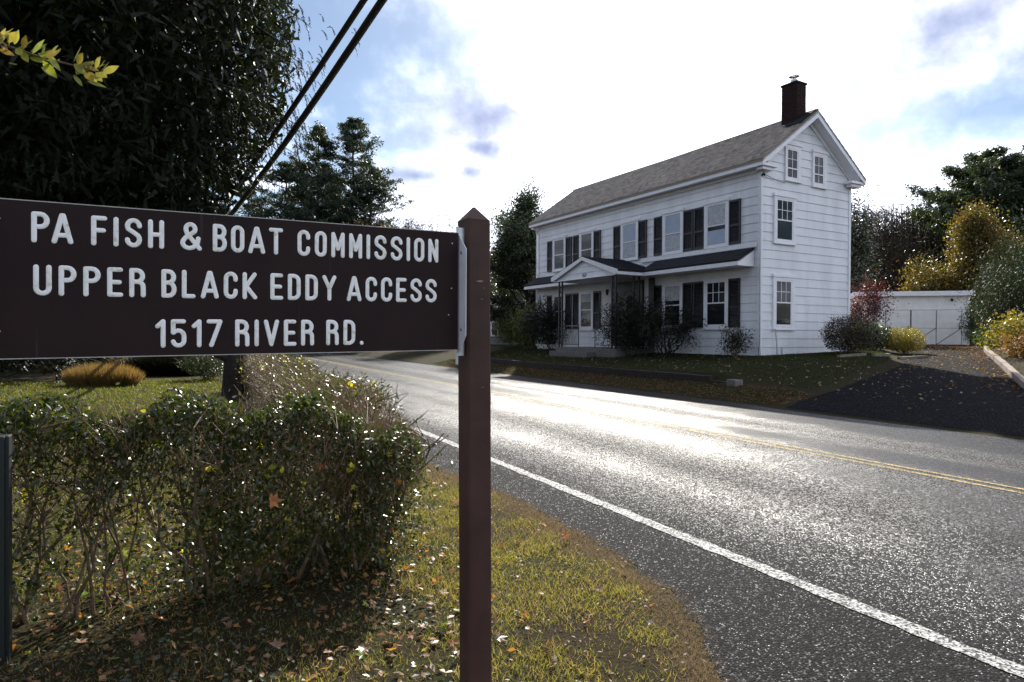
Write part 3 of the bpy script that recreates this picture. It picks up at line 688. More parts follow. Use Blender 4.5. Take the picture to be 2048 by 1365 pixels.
# porch roofs --------------------------------------------------------
def shed(y0, y1, cheek0, cheek1):
    """lean-to roof over the ground floor: x from 0 (wall, z 3.53) to -.75 (z 3.1)"""
    b = MB(); b.prism([(-.02, 3.54), (-.02, 3.46), (-.74, 3.04), (-.80, 3.06), (-.80, 3.11)], 1, y0, y1)
    o = b.build('porch_roof', M['darkroof'], house)
    d = Vector((.78, 0, .43)); L_ = d.length; d.normalize()
    shingles('shingle', o, M['darkroof'], (-.80, y0, 3.112), (0, 1, 0), tuple(d), (-d.z, 0, d.x), y1-y0, L_, sw=.3, sh=.14, seed=4)
    MB().box(-.80, -.77, y0-.01, y1+.01, 2.92, 3.055).build('porch_fascia', M['trim'], house)
    MB().box(-.767, -.04, y0+.01, y1-.01, 2.925, 2.95).build('porch_ceiling', M['trim'], house)
    for c, yy in ((cheek0, y0), (cheek1, y1-.025)):
        if c: MB().prism([(-.795, 2.921), (-.795, 3.06), (-.03, 3.475), (-.03, 2.921)], 1, yy, yy+.022).build('porch_cheek', M['trim'], house)
shed(.22, 4.9, True, False); shed(8.9, 13.55, False, True)
b = MB(); b.box(-.06, -.006, .1, 5.7, 3.56, 3.72); b.build('flashing_board', M['trim'], house)
PD = -1.97; PC = 6.9
b = MB()
for s in (-1, 1):
    p = [(PC, 3.80), (PC+s*2.22, 3.12), (PC+s*2.22, 3.05), (PC, 3.72)]
    if s < 0: p = p[::-1]
    b.prism(p, 0, PD-.12, 0)
po = b.build('portico_roof', M['darkroof'], house)
for s in (-1, 1):
    d = Vector((0, -s*2.22, .68)); L_ = d.length; d.normalize()
    shingles('shingle', po, M['darkroof'], (PD-.13, PC+s*2.23, 3.118), (1, 0, 0), tuple(d), (0, s*d.z, abs(d.y)), 2.08, L_, sw=.3, sh=.14, seed=5)
b = MB(); b.prism([(PC-2.0, 2.93), (PC+2.0, 2.93), (PC+2.0, 3.07), (PC, 3.68), (PC-2.0, 3.07)], 0, PD+.0, PD+.06); b.build('portico_gable', M['trim'], house)
for j, (za, hwid) in enumerate(((2.93, 2.0), (3.16, 1.7), (3.40, .90))):
    zb = (3.155, 3.395, 3.6)[j]; hb = max(.06, (3.72-zb)/.68*2.22-.14); ha = min(2.0, max(.1, (3.72-za)/.68*2.22-.14))
    b = MB(); t0, t1 = .028, .008
    v = [(PD-t0, PC-ha, za), (PD-t0, PC+ha, za), (PD-t1, PC+hb, zb), (PD-t1, PC-hb, zb), (PD, PC-ha, za), (PD, PC+ha, za), (PD, PC+hb, zb), (PD, PC-hb, zb)]
    b.add(v, [(0, 3, 2, 1), (4, 5, 6, 7), (0, 1, 5, 4), (3, 7, 6, 2), (0, 4, 7, 3), (1, 2, 6, 5)]); b.build('gable_board', M['siding'], house)
for s in (-1, 1):
    p = [(PC, 3.795), (PC+s*2.23, 3.112), (PC+s*2.23, 2.95), (PC+s*2.05, 2.95), (PC, 3.65)]
    if s < 0: p = p[::-1]
    MB().prism(p, 0, PD-.14, PD-.115+.0).build('rake_board', M['trim'], house)
    ya, yb = sorted((PC+s*2.20, PC+s*2.17)); MB().box(PD-.112, -.82 if s > 0 else -.82, ya, yb, 2.93, 3.045).build('porch_fascia', M['trim'], house)
MB().box(PD+.07, -.04, PC-1.98, PC+1.98, 2.935, 2.96).build('porch_ceiling', M['trim'], house)
MB().box(PD-.11, PD-.032, PC-2.1, PC+2.1, 2.91, 2.927).build('portico_soffit', M['trim'], house)
# house number on the gable: 157
def digit_strokes(c):
    return {'1': [[(0, .8), (.2, 1), (.2, 0)]], '5': [[(.5, 1), (.05, 1), (.0, .56), (.3, .62), (.5, .45), (.5, .2), (.3, 0), (.05, .06)]], '7': [[(0, 1), (.5, 1), (.18, 0)]]}[c]
yy = 6.98
for c in '157':
    b = MB()
    for s in digit_strokes(c): b.tube([(PD-.036, yy-u*.10, 2.985+v*.13) for u, v in s], .011, 6)
    b.build('house_number', M['ironwork'], house); yy -= .105 if c != '1' else .075
# porch floor, step, iron posts and railing
b = MB(); b.box(-2.0, -.02, 4.9, 8.9, -.35, .14); b.build('porch_floor', M['concrete'], house)
b = MB(); b.box(-2.42, -2.003, 6.1, 8.75, -.35, -.02); b.build('porch_step', M['concrete'], house)
def iron_post(y):
    o = MB()
    for dy in (-.11, .11): o.box(-1.97, -1.915, y+dy-.03, y+dy+.03, .14, 2.925)
    o.box(-1.957, -1.928, y-.092, y+.092, .3, .33); o.box(-1.957, -1.928, y-.092, y+.092, 2.7, 2.73)
    for k in range(5):
        z0 = .4+k*.46; pts = []
        for t in range(13):
            a = t/12*2*pi; pts.append((-1.942, y+.085*sin(a), z0+.44*t/12))
        o.tube(pts, .016, 4); o.tube([(p[0], 2*y-p[1], p[2]) for p in pts], .016, 4)
    o.build('porch_post', M['ironwork'], house)
iron_post(8.62); iron_post(5.06)
MB().box(-.10, -.06, 4.9, 5.2, .14, 2.9).build('porch_post', M['ironwork'], house)
b = MB(); b.box(-1.1, -1.04, 4.92, 4.98, .14, 2.92); b.box(-.84, -.78, 4.92, 4.98, .14, 2.92); b.build('porch_post', M['ironwork'], house)
def railing(p0, p1):
    p0 = Vector(p0); p1 = Vector(p1); d = p1-p0; L_ = d.length; d.normalize()
    b = MB(); b.tube([p0+Vector((0, 0, .88)), p1+Vector((0, 0, .88))], .022, 4); b.tube([p0+Vector((0, 0, .12)), p1+Vector((0, 0, .12))], .014, 4); b.tube([p0+Vector((0, 0, .76)), p1+Vector((0, 0, .76))], .010, 4)
    for q in (p0, p1): b.tube([q-Vector((0, 0, .05)), q+Vector((0, 0, .95))], .024, 4)
    r = b.build('railing', M['ironwork'], house)
    n = int(L_/.105)
    for i in range(1, n):
        q = p0+d*(L_*i/n); b = MB()
        if i % 4 == 2:
            b.tube([q+Vector((0, 0, .12))+d*(.035*sin(t*pi/4)) + Vector((0, 0, .64*t/8)) for t in range(9)], .009, 4)
            c = q+Vector((0, 0, .82)); b.tube([c+d*(.035*cos(t*pi/4))+Vector((0, 0, .035*sin(t*pi/4))) for t in range(9)], .006, 4)
        else: b.tube([q+Vector((0, 0, .12)), q+Vector((0, 0, .76))], .0085, 4)
        b.build('baluster', M['ironwork'], r)
railing((-1.94, 5.2, .14), (-1.94, 6.22, .14)); railing((-1.94, 7.32, .14), (-1.94, 8.48, .14)); railing((-1.94, 4.95, .14), (-.1, 4.95, .14))
railing((-1.94, 6.24, .05), (-2.4, 6.24, -.12)) if 0 else None
# downspouts, conduit, pipes
b = MB(); b.tube([(-.3, HL+.05, 6.08), (-.1, HL+.06, 5.95), (-.05, HL+.06, 5.7), (-.05, HL+.06, 3.2), (-.05, HL+.06, .1)], .035, 6); b.build('downspout', M['trim'], house)
b = MB(); b.tube([(-.05, -.05, 5.78), (-.05, -.05, -.1)], .026, 6); b.tube([(-.05, -.05, .3), (-.05, -.05, -.15)], .045, 6); b.build('downspout', M['metal'], house)
b = MB(); b.tube([(-.02, -.05, 5.84), (.0, -.10, 5.90), (.05, -.12, 5.84)], .04, 7); b.build('weatherhead', M['ironwork'], house)
b = MB(); b.tube([(.0, -.08, 5.86)]+[(x, -.05, 5.93-.0*x-.22*(1-((x-.9)/.9)**2)*0-.12*sin(min(1, x/1.2)*pi/2)-.07*x) for x in (.2, .5, .8, 1.12)], .009, 5); b.build('service_wire', M['cable'], house)
b = MB(); b.tube([(.62, -.12, .88), (.66, -.14, .5), (.70, -.15, -.2)], .026, 7); b.build('vent_pipe', M['metal'], house)
b = MB(); b.tube([(.92, -.14, .28), (.92, -.14, -.3)], .035, 8); b.build('vent_pipe', M['metal'], house)
b = MB(); b.tube([(.06, -.1, -.0), (.35, -.35, -.14), (.75, -.55, -.16)], .04, 7); b.build('splash_pipe', M['trim'], house)

# ------------------------------------------------------------------ retaining timbers, edging, planks
def beam(name, label, cat, p0, p1, w, h, mat, group=None, seed=0, zoff=0):
    p0 = Vector(p0); p1 = Vector(p1); d = p1-p0; L_ = d.length
    o = MB(); rs = np.random.RandomState(seed); n = 6; vs = []
    for i in range(n+1):
        x = L_*i/n; s = 1+rs.uniform(-.05, .05); vs += [(x, -w/2*s, 0), (x, w/2*s, 0), (x, w/2*s, h*s), (x, -w/2*s, h*s)]
    fs = [(0, 3, 2, 1), (n*4, n*4+1, n*4+2, n*4+3)]
    for i in range(n):
        for j in range(4): fs.append((i*4+j, i*4+(j+1) % 4, (i+1)*4+(j+1) % 4, (i+1)*4+j))
    o.add(vs, fs); ob = o.build(name, mat); ob.location = p0
    ob.rotation_euler = (0, -math.asin(d.z/L_), math.atan2(d.y, d.x))
    return tag(ob, label, cat, group)
wall_t = thing('retaining_wall', 'low dark timber retaining wall between the house lawn and the road', 'retaining wall', (12.6, 12, 0))
ys_ = [12.3, 14.35, 16.4, 18.45, 20.5, 22.55, 24.6, 26.6]
rs = np.random.RandomState(12)
for lay in range(2):
    for i in range(7):
        a, c = ys_[i]+.5*lay, min(ys_[i+1]+.5*lay, 26.8)-.03
        xa, xb = float(wallX(a)), float(wallX(c)); za = .22+.125*lay+rs.uniform(-.012, .012)
        if i == 6 and lay == 0: pass
        q = beam('timber', None, None, (xa-12.6-.09, a-12, za), (xb-12.6-.09, c-12, .22+.125*lay+rs.uniform(-.015, .015)), .15, .125, M['timber'], seed=i+10*lay)
        q.parent = wall_t
b = MB(); b.box(12.35, 12.62, 11.75, 12.05, .12, .42); tag(b.build('concrete_block', M['concrete'], bevel=.01), 'grey concrete block at the end of the timber retaining wall', 'block')
beam('timber', 'dark timber lying beyond the gap at the far end of the retaining wall', 'timber', (12.5, 27.4, .32), (12.3, 29.6, .30), .2, .22, M['timber'], seed=4)
ed = [(13.6, 5.25), (15.24, 6.80), (17.0, 7.85), (19.0, 9.0), (21.2, 10.25), (23.4, 11.5), (25.8, 12.8), (28.6, 14.2)]
edl = ['nearest pale timber edging the driveway beside the dark kerbside shadow', 'second pale timber of the driveway edging from the road', 'third pale timber of the driveway edging from the road', 'fourth pale timber of the driveway edging below the yellowish shrub',
       'fifth timber of the driveway edging from the road', 'sixth timber of the driveway edging, by the evergreens', 'last timber of the driveway edging, nearest the garage']
for i in range(7):
    a, c = ed[i], ed[i+1]; dx, dy = c[0]-a[0], c[1]-a[1]; L_ = math.hypot(dx, dy)
    beam('edging_timber', edl[i], 'timber', (*a, Hs(*a)+.0), (a[0]+dx*.97, a[1]+dy*.97, Hs(*c)+.0), .13, .14, M['paletimber'], 'timbers edging the driveway', seed=20+i)
pk = [((17.3, 12.5), (18.6, 12.55)), ((18.7, 12.35), (20.1, 12.75)), ((20.2, 12.5), (21.2, 12.2))]
for i, (a, c) in enumerate(pk):
    beam('bed_plank', ['left plank edging the bed behind the lit lawn corner', 'middle raised plank edging the bed below the golden shrub', 'right plank edging the bed beside the driveway'][i], 'plank',
         (*a, Hs(*a)-.01), (*c, Hs(*c)+.03*(i == 1)), .1, .09, M['paletimber'], 'planks edging the shrub bed', seed=30+i)

# ------------------------------------------------------------------ garage
gx, gy = gp(1709.5, 32.7); hx, hy = gp(1938, 31.3); GA = math.atan2(hy-gy, hx-gx); GW = math.hypot(hx-gx, hy-gy)
gar = thing('garage', 'low white double garage with flat sloping roof at the end of the driveway', 'garage', (gx, gy, 1.13), GA)
b = MB(); b.box(0, GW, .02, 5.5, -.4, 2.42); b.build('wall', M['garage'], gar)
b = MB(); b.box(-.02, GW+.02, 0, .019, 1.76, 2.40); b.box(-.02, .27, 0, .019, -.1, 1.755); b.box(GW-.3, GW+.02, 0, .019, -.1, 1.755); b.build('front_panel', M['garage'], gar)
b = MB(); b.prism([(-.25, 2.42), (-.25, 2.62), (5.9, 2.40), (5.9, 2.25)], 0, -.12, GW+.14); rf = b.build('roof', M['garage'], gar)
b = MB(); b.box(-.12, GW+.14, -.28, -.252, 2.44, 2.66); b.build('fascia', M['trim'], gar)
b = MB(); b.box(-.135, -.12, -.28, 5.9, 2.36, 2.64); b.build('fascia', M['trim'], gar)
dw = (GW-.57-.08)/2
MB().box(.272, GW-.302, -.006, .0185, .016, 1.757).build('door_reveal', M['graywall'], gar)
for k in range(2):
    x0 = .30+k*(dw+.03); d = thing('garage_door', None, None, (x0, 0, 0)); d.parent = gar
    for s in range(2):
        xa = .02+s*dw/2; xb = xa+dw/2-.045; g_ = .016
        b = MB(); b.box(xa, xb, -.05, -.012, .84+g_, 1.735); b.build('panel', M['garage'], d)
        b = MB(); b.prism([(xa, .05+g_*1.6), (xb-g_*2.2, .84), (xa, .84)], 1, -.05, -.012); b.build('panel', M['garage'], d)
        b = MB(); b.prism([(xa+g_*2.2, .05), (xb, .05), (xb, .84-g_*1.6)], 1, -.05, -.012); b.build('panel', M['garage'], d)
    MB().box(dw-.12, dw-.07, -.08, -.048, .8, .95).build('latch', M['ironwork'], d)
MB().box(0, GW, -.05, -.001, -.3, .015).build('sill', M['ironwork'], gar)
b = MB(); b.tube([(GW-.75, -.02, 2.3), (GW-.8, -.2, 2.2)], [.03, .06], 8); b.build('lamp', M['ironwork'], gar)

# ------------------------------------------------------------------ neighbour house far left of the farmhouse
nx_, ny_ = gp(952, 43); mx_, my_ = gp(1030, 41)
nh = thing('neighbour_house', 'small grey house with a wide two-pane window beyond the shrubs', 'house', (nx_, ny_, .6), math.atan2(my_-ny_, mx_-nx_))
LN = math.hypot(mx_-nx_, my_-ny_)
MB().box(0, LN, 0, 6, -.8, 2.6).build('wall', M['graywall'], nh)
MB().prism([(-.4, 2.6), (-.4, 2.5), (3, 4.0), (6.4, 2.5), (6.4, 2.6), (3, 4.15)], 0, -.4, LN+.4).build('roof', M['darkroof'], nh)
b = MB(); b.box(.7, 1.95, -.06, 0, .85, .93); b.box(.7, 1.95, -.06, 0, 1.75, 1.83); b.box(.7, .78, -.06, 0, .93, 1.75); b.box(1.87, 1.95, -.06, 0, .93, 1.75); b.box(1.26, 1.40, -.06, 0, .93, 1.75)
w = b.build('window', M['trim'], nh); MB().box(.78, 1.26, -.03, -.005, .93, 1.75).build('pane', M['glass'], w); MB().box(1.40, 1.87, -.03, -.005, .93, 1.75).build('pane', M['glass'], w)

# ------------------------------------------------------------------ vegetation builders
def rot_about(v, ax, a):
    return v*cos(a)+np.cross(ax, v)*sin(a)+ax*np.dot(ax, v)*(1-cos(a))
def skeleton(rs, p0, d0, length, r, maxlev, nch=4, spread=.8, up=.12, wob=.16, shrink=.62, nseg=4, start=.3):
    segs = []; tips = []
    st = [(np.array(p0, float), np.array(d0, float), length, r, 0)]
    while st:
        p, d, L_, rr, lev = st.pop(); d = d/np.linalg.norm(d); ch = []
        for i in range(nseg):
            d = d+rs.normal(0, wob, 3)+np.array([0, 0, up]); d /= np.linalg.norm(d)
            q = p+d*L_/nseg; ra = rr*(1-.55*i/nseg); rb = rr*(1-.55*(i+1)/nseg)
            segs.append((*p, *q, ra, rb))
            t = (i+1)/nseg
            if lev < maxlev and (t > start or lev > 0) and i < nseg-1:
                for _ in range(rs.poisson((nch-1)/(nseg-1)*1.0)+ (1 if rs.rand() < .3 else 0)): ch.append((q, d, rb))
            p = q
        if lev < maxlev:
            ch += [(p, d, rb)]*2
            for q, dd, rc in ch:
                ax = np.cross(dd, rs.normal(0, 1, 3)); ax /= np.linalg.norm(ax)+1e-9
                nd = rot_about(dd, ax, spread*rs.uniform(.6, 1.25))
                st.append((q, nd, L_*shrink*rs.uniform(.75, 1.15), rc*.7, lev+1))
        else: tips.append(p)
        if lev >= maxlev-1: tips.append(p)
    return np.array(segs), np.array(tips)
def seg_obj(name, S, mat, parent, k=5, smooth=True):
    V, Fc = tubes(S[:, 0:3], S[:, 3:6], S[:, 6], S[:, 7], k); return link(name, npmesh(name, V, Fc, smooth), parent, mat)
def leaf_obj(name, C, D, Nn, Ln, Wd, mat, parent, fold=0, kind='stuff', tri=False):
    V, Fc = trileaves(C, D, Nn, Ln, Wd) if tri else leaves(C, D, Nn, Ln, Wd, fold); o = link(name, npmesh(name, V, Fc), parent, mat)
    if kind and parent is None: o['kind'] = kind
    return o
def cloud(rs, tips, per, sig, bias=(0, 0, .2), size=.08, asp=.5):
    n = len(tips)*per; C = np.repeat(tips, per, 0)+rs.normal(0, 1, (n, 3))*np.array(sig)
    return C, rdir(rs, n, bias), rdir(rs, n, (0, 0, .6)), size*rs.uniform(.6, 1.3, n), size*asp*rs.uniform(.7, 1.2, n)
def bare_tree(name, label, px, d, h, seed, r=.16, lev=4, spread=.7, leafmat_=None, per=0, size=.1, sig=.35, mat='darkbark', group=None, z=None, nch=4, cat='tree', cr=.45, sqz=1.0):
    rs = np.random.RandomState(seed); x, y = gp(px, d); z = Hs(x, y) if z is None else z
    t = thing(name, label, cat, (x, y, z-.1), 0, group)
    S, T = skeleton(rs, (0, 0, 0), (rs.normal(0, .06), rs.normal(0, .06), 1), h*cr, r, lev, nch, spread)
    k = h/max(1e-3, S[:, 5].max()); S[:, :6] *= k; T = T*k; sq = np.array([sqz, sqz, 1]); S[:, :3] *= sq; S[:, 3:6] *= sq; T = T*sq
    big = S[:, 6] > r*.22; tiny = S[:, 6] < r*.085
    seg_obj('trunk', S[big], M[mat], t, 6); tag(seg_obj('branches', S[~big & ~tiny], M[mat], t, 3), kind='stuff')
    if tiny.sum():
        Q = S[tiny]; V, Fc = trileaves((Q[:, :3]+Q[:, 3:6])/2, Q[:, 3:6]-Q[:, :3], rdir(rs, len(Q)), np.linalg.norm(Q[:, 3:6]-Q[:, :3], axis=1)*1.25, np.maximum(Q[:, 6]*2.2, .014)); tag(link('twigs', npmesh('twigs', V, Fc), t, M[mat]), kind='stuff')
    if leafmat_:
        tw = leafmat_ == 'wood_brown'; C, D, Nn, a, b_ = cloud(rs, T, per, (sig, sig, sig), (0, 0, .4 if tw else .1), size*(2.2 if tw else 1), .08 if tw else .6); leaf_obj('foliage', C, D, Nn, a, b_, M[leafmat_], t, tri=tw)
    return t
def pine(name, label, px, d, top, crown0, R, seed, lean=0, dens=.85, mat='pine', group=None, z=None, prof=None, cat='tree', tuft=.16, side=0, layer=.75):
    rs = np.random.RandomState(seed); x, y = gp(px, d); z = Hs(x, y) if z is None else z
    h = EYE+(672-top)/1290*d-z
    t = thing(name, label, cat, (x, y, z-.1), 0, group)
    n = 14; zz = np.linspace(0, h*.97, n); P = np.stack([np.cumsum(rs.normal(lean, .06, n)), np.cumsum(rs.normal(0, .06, n)), zz], 1); P[0, :2] = 0
    r0 = h*.014; S = [(*P[i], *P[i+1], r0*(1-i/n)+.02, r0*(1-(i+1)/n)+.02) for i in range(n-1)]
    seg_obj('trunk', np.array(S), M['darkbark'], t, 7)
    B = []; Tp = []
    zc = crown0*h
    while zc < h*.985:
        f = (zc-crown0*h)/(h-crown0*h)
        rad = R*(prof(f) if prof else (min(1, .6+f*1.4) if f < .3 else (1 if f < .62 else max(.12, 1-((f-.62)/.38)**1.6))))
        c = np.array([np.interp(zc, zz, P[:, 0]), np.interp(zc, zz, P[:, 1]), zc])
        for _ in range(rs.randint(3, 6)):
            a = rs.uniform(0, 2*pi); L_ = rad*rs.uniform(.45, 1.15)
            dv = np.array([cos(a), sin(a), rs.uniform(-.05, .22)]); q0 = c; m_ = 5; rr = .012+.012*L_
            for i in range(m_):
                dv = dv+np.array([rs.normal(0, .12), rs.normal(0, .12), .05]); dv /= np.linalg.norm(dv)
                q1 = q0+dv*L_/m_; B.append((*q0, *q1, rr*(1-i/m_)+.008, rr*(1-(i+1)/m_)+.006))
                if i >= 1:
                    for _s in range(3):
                        sd = np.cross(dv, (0, 0, 1))*rs.choice([-1, 1])+dv*.6+np.array([0, 0, rs.uniform(0, .35)]); sd /= np.linalg.norm(sd)
                        l2 = L_*rs.uniform(.12, .32); q2 = q1+sd*l2; B.append((*q1, *q2, .012, .006))
                        for u in (.5, .8, 1.0): Tp.append(q1+sd*l2*u)
                q0 = q1
            Tp.append(q0)
        zc += layer*rs.uniform(.35, .8)
    B = np.array(B); bb = B[:, 6] > .02; tag(seg_obj('branches', B[bb], M['darkbark'], t, 3), kind='stuff'); Q = B[~bb]; V, Fc = trileaves((Q[:, :3]+Q[:, 3:6])/2, Q[:, 3:6]-Q[:, :3], rdir(rs, len(Q)), np.linalg.norm(Q[:, 3:6]-Q[:, :3], axis=1)*1.2, .03); tag(link('twigs', npmesh('twigs', V, Fc), t, M['darkbark']), kind='stuff')
    Tp = np.array(Tp); per = max(2, int(7*dens)); n = len(Tp)*per
    C = np.repeat(Tp, per, 0)+rs.normal(0, 1, (n, 3))*np.array((tuft, tuft, tuft*.6))
    leaf_obj('needles', C, rdir(rs, n, (0, 0, .5)), rdir(rs, n), tuft*rs.uniform(1, 2, n), tuft*.7*rs.uniform(.6, 1.3, n), M[mat], t, tri=True)
    return t
def shrub(name, label, x, y, rx, ry, h, mat, n, size, seed, cat='shrub', stems=8, z=None, group=None, low=0.05, shell=.45, asp=.55, bias=(0, 0, .3), twigs=0, lump=.18, stemmat='stem', parts=True, rz=0, flat=1.0):
    rs = np.random.RandomState(seed); z = Hs(x, y) if z is None else z
    t = thing(name, label, cat, (x, y, z-.02), rz, group)
    u = rdir(rs, n); pass
    lm = 1+lump*(np.sin(u[:, 0]*5+seed)*np.cos(u[:, 1]*6+seed*2)+.6*np.sin(u[:, 2]*7+u[:, 0]*9+seed)+rs.normal(0, .25, n))
    rad = (rs.rand(n)**shell)*lm; C = u*rad[:, None]*np.array([rx, ry, h*.5])+np.array([0, 0, h*.5]); C[:, 2] = np.where(C[:, 2] < .12*h, rs.uniform(.02, .3*h, n), C[:, 2])
    C = C[C[:, 2] > .02]; n = len(C)
    leaf_obj('foliage', C, rdir(rs, n, bias), nrmz(rs.normal(0, 1, (n, 3))+C*np.array([1/rx, 1/ry, .5])), size*rs.uniform(.6, 1.3, n), size*asp*rs.uniform(.7, 1.2, n), M[mat], t)
    S = []
    for i in range(stems):
        q = C[rs.randint(n)]*.85; p = np.array([rs.normal(0, .08), rs.normal(0, .08), 0]); a = p
        for k in range(4):
            c_ = p+(q-p)*((k+1)/4)+rs.normal(0, .03, 3)+np.array([0, 0, .05*h*sin(pi*(k+1)/4)]); S.append((*a, *c_, .02*(1-k*.2), .02*(1-(k+1)*.2))); a = c_
    seg_obj('stems', np.array(S), M[stemmat], t, 5)
    if twigs:
        q = C[rs.randint(0, n, twigs)]; dd = nrmz(rs.normal(0, .35, (twigs, 3))+q*np.array([.6/rx, .6/ry, .2])+np.array([0, 0, .7])); Ln = rs.uniform(.08, .25, twigs)*h
        V, Fc = trileaves(q+dd*Ln[:, None]*.5, dd, rdir(rs, twigs), Ln, .008); tag(link('twigs', npmesh('twigs', V, Fc), t, M['twig']), kind='stuff')
    return t

# ------------------------------------------------------------------ hemlocks on the left, near
def droop_tree(name, label, x, y, z0, top, Rf, seed, nspray, trunk_r, leafL=.075, cat='tree', extra_trunk=None, azlim=None, inner=16000):
    rs = np.random.RandomState(seed); t = thing(name, label, cat, (x, y, 0), 0)
    zz = np.linspace(0, top, 12); P = np.stack([np.cumsum(rs.normal(0, .03, 12)), np.cumsum(rs.normal(0, .03, 12)), zz], 1); P[0] = (0, 0, -.1)
    S = [(*P[i], *P[i+1], trunk_r*(1-i/13)*(1.25 if i == 0 else 1), trunk_r*(1-(i+1)/13)) for i in range(11)]
    seg_obj('trunk', np.array(S), M['darkbark'], t, 9)
    if extra_trunk: seg_obj('trunk', np.array([(extra_trunk[0], extra_trunk[1], -.1, extra_trunk[0]*.6, extra_trunk[1]*.6, z0+1, trunk_r*.7, trunk_r*.5)]), M['darkbark'], t, 8)
    B = []; anchors = []; adir = []
    nb = int((top-z0)*(22 if azlim else 9))
    for i in range(nb):
        zc = z0+(top-z0)*((i+rs.rand())/nb)**1.25; a = rs.uniform(*azlim) if azlim else rs.uniform(0, 2*pi); R = Rf(zc, a)*(rs.uniform(.78, 1.0) if azlim else rs.uniform(.55, 1.08))
        p = np.array([0, 0, zc+.1*R]); dv = np.array([cos(a), sin(a), .25]); m_ = 6; rr = .015+.012*R
        for k in range(m_):
            dv = dv+np.array([rs.normal(0, .1), rs.normal(0, .1), -.11]); dv /= np.linalg.norm(dv); q = p+dv*R/m_
            B.append((*p, *q, rr*(1-k/m_)+.006, rr*(1-(k+1)/m_)+.006))
            if k >= (2 if azlim else 1):
                for s in range(5):
                    sd = np.cross(dv, (0, 0, 1.))*rs.choice([-1, 1])*rs.uniform(.4, 1)+dv*rs.uniform(.2, 1); sd /= np.linalg.norm(sd)
                    anchors.append(p+(q-p)*rs.rand()+sd*rs.uniform(0, .17 if azlim else .16)*R); adir.append(sd)
            p = q
        anchors.append(p); adir.append(dv)
    tag(seg_obj('branches', np.array(B), M['darkbark'], t, 4), kind='stuff')
    A = np.array(anchors); Dd = np.array(adir); idx = rs.randint(0, len(A), nspray); A = A[idx]+rs.normal(0, .10, (nspray, 3)); Dd = nrmz(Dd[idx]+rs.normal(0, .35, (nspray, 3)))
    K = 11; Ls = rs.uniform(.16, .42, nspray) if azlim else rs.uniform(.22, .62, nspray); pts = []
    pos = A.copy(); d = Dd.copy()
    Cs, Ds, Ns = [], [], []
    for k in range(K):
        d = nrmz(d+np.array([0, 0, -.22])+rs.normal(0, .05, d.shape)); st = (Ls/K)[:, None]; pos = pos+d*st
        side = nrmz(np.cross(d, np.array([0, 0, 1.])+rs.normal(0, .3, d.shape)))
        for sg in (-1, 1):
            dl = nrmz(d*.75+side*sg*.65+rs.normal(0, .12, d.shape)); Cs.append(pos+dl*leafL*.4*(1-.3*k/K)); Ds.append(dl); Ns.append(rdir(rs, nspray, (0, 0, .8)))
    C = np.concatenate(Cs); D = np.concatenate(Ds); Nn = np.concatenate(Ns); n = len(C)
    leaf_obj('foliage', C, D, Nn, leafL*rs.uniform(.7, 1.35, n), leafL*.26*rs.uniform(.8, 1.3, n), M['hemlock'], t, tri=True)
    if inner:
        zc = rs.uniform(z0, top, inner); a = rs.uniform(*(azlim or (0, 2*pi)), inner); R = np.array([Rf(q, w) for q, w in zip(zc, a)])*np.sqrt(rs.rand(inner))*(.88 if azlim else .8)
        C = np.stack([np.cos(a)*R, np.sin(a)*R, zc], 1); q_ = np.linalg.norm(C[:, :2], axis=1)/np.array([Rf(w, 0) for w in zc]); core = q_ < .48; leaf_obj('inner_foliage', C, rdir(rs, inner, (0, 0, -.8)), rdir(rs, inner), np.where(core, .36, .26), np.where(core, .13, .08), M['hemlock'], t, tri=True)
    return t
def profB(z, a):   # narrow skirt, widest at 8 m
    return float(np.interp(z, [4.0, 5.0, 6.0, 7.2, 8.5, 10, 12, 14], [.9, 1.4, 1.7, 2.0, 2.1, 2.0, 1.5, .3]))
def profA(z, a): return float(np.interp(z, [1.0, 2.5, 4.5, 6, 9, 13, 16, 20], [3.5, 4.6, 5.1, 5.2, 5.2, 4.6, 3.5, .3]))
def profC(z, a): return float(np.interp(z, [.3, 3, 7, 12, 17], [5, 5.2, 5, 3.5, .4]))
def profA(z, a): return float(np.interp(z, [1.8, 3.0, 3.9, 4.8, 6, 8, 11, 14, 17], [3.8, 4.8, 5.5, 6.1, 6.9, 7.1, 6.4, 4.4, .4]))
xb_, yb_ = gp(-150, 11.5)
droop_tree('hemlock_tree', 'huge dark drooping evergreen filling the upper left, its boughs reaching the cables', xb_, yb_, 1.8, 17, profA, 42, 21500, .34, leafL=.065, inner=120000, azlim=(-1.75, 1.55))
sx_, sy_ = gp(463, 14.6); sp_ = thing('tree_stump', 'dark forked tree stump beside the road hedge under the sign', 'stump', (sx_, sy_, 0))
seg_obj('trunk', np.array([(0, 0, -.2, .02, 0, .9, .24, .17), (.02, 0, .9, .05, 0, 2.1, .17, .15)]), M['darkbark'], sp_, 9)
seg_obj('trunk', np.array([(.36, .1, -.2, .33, .1, .8, .14, .11), (.33, .1, .8, .25, .1, 1.6, .11, .08)]), M['darkbark'], sp_, 8)
seg_obj('stub', np.array([(-.05, 0, .95, -.33, -.1, 1.08, .11, .09)]), M['darkbark'], sp_, 8)
xb_, yb_ = gp(-40, 21)
droop_tree('hemlock_tree', 'dark evergreen at the far left edge behind the gravel lane', xb_, yb_, .3, 17, profC, 43, 3000, .35, leafL=.15, inner=26000)
xb_, yb_ = gp(240, 30)
droop_tree('hemlock_tree', 'dark evergreen glimpsed below the sign beyond the lane', xb_, yb_, .2, 12, lambda z, a: float(np.interp(z, [.2, 4, 12], [4.6, 4.6, .4])), 44, 1500, .3, leafL=.18, inner=16000)

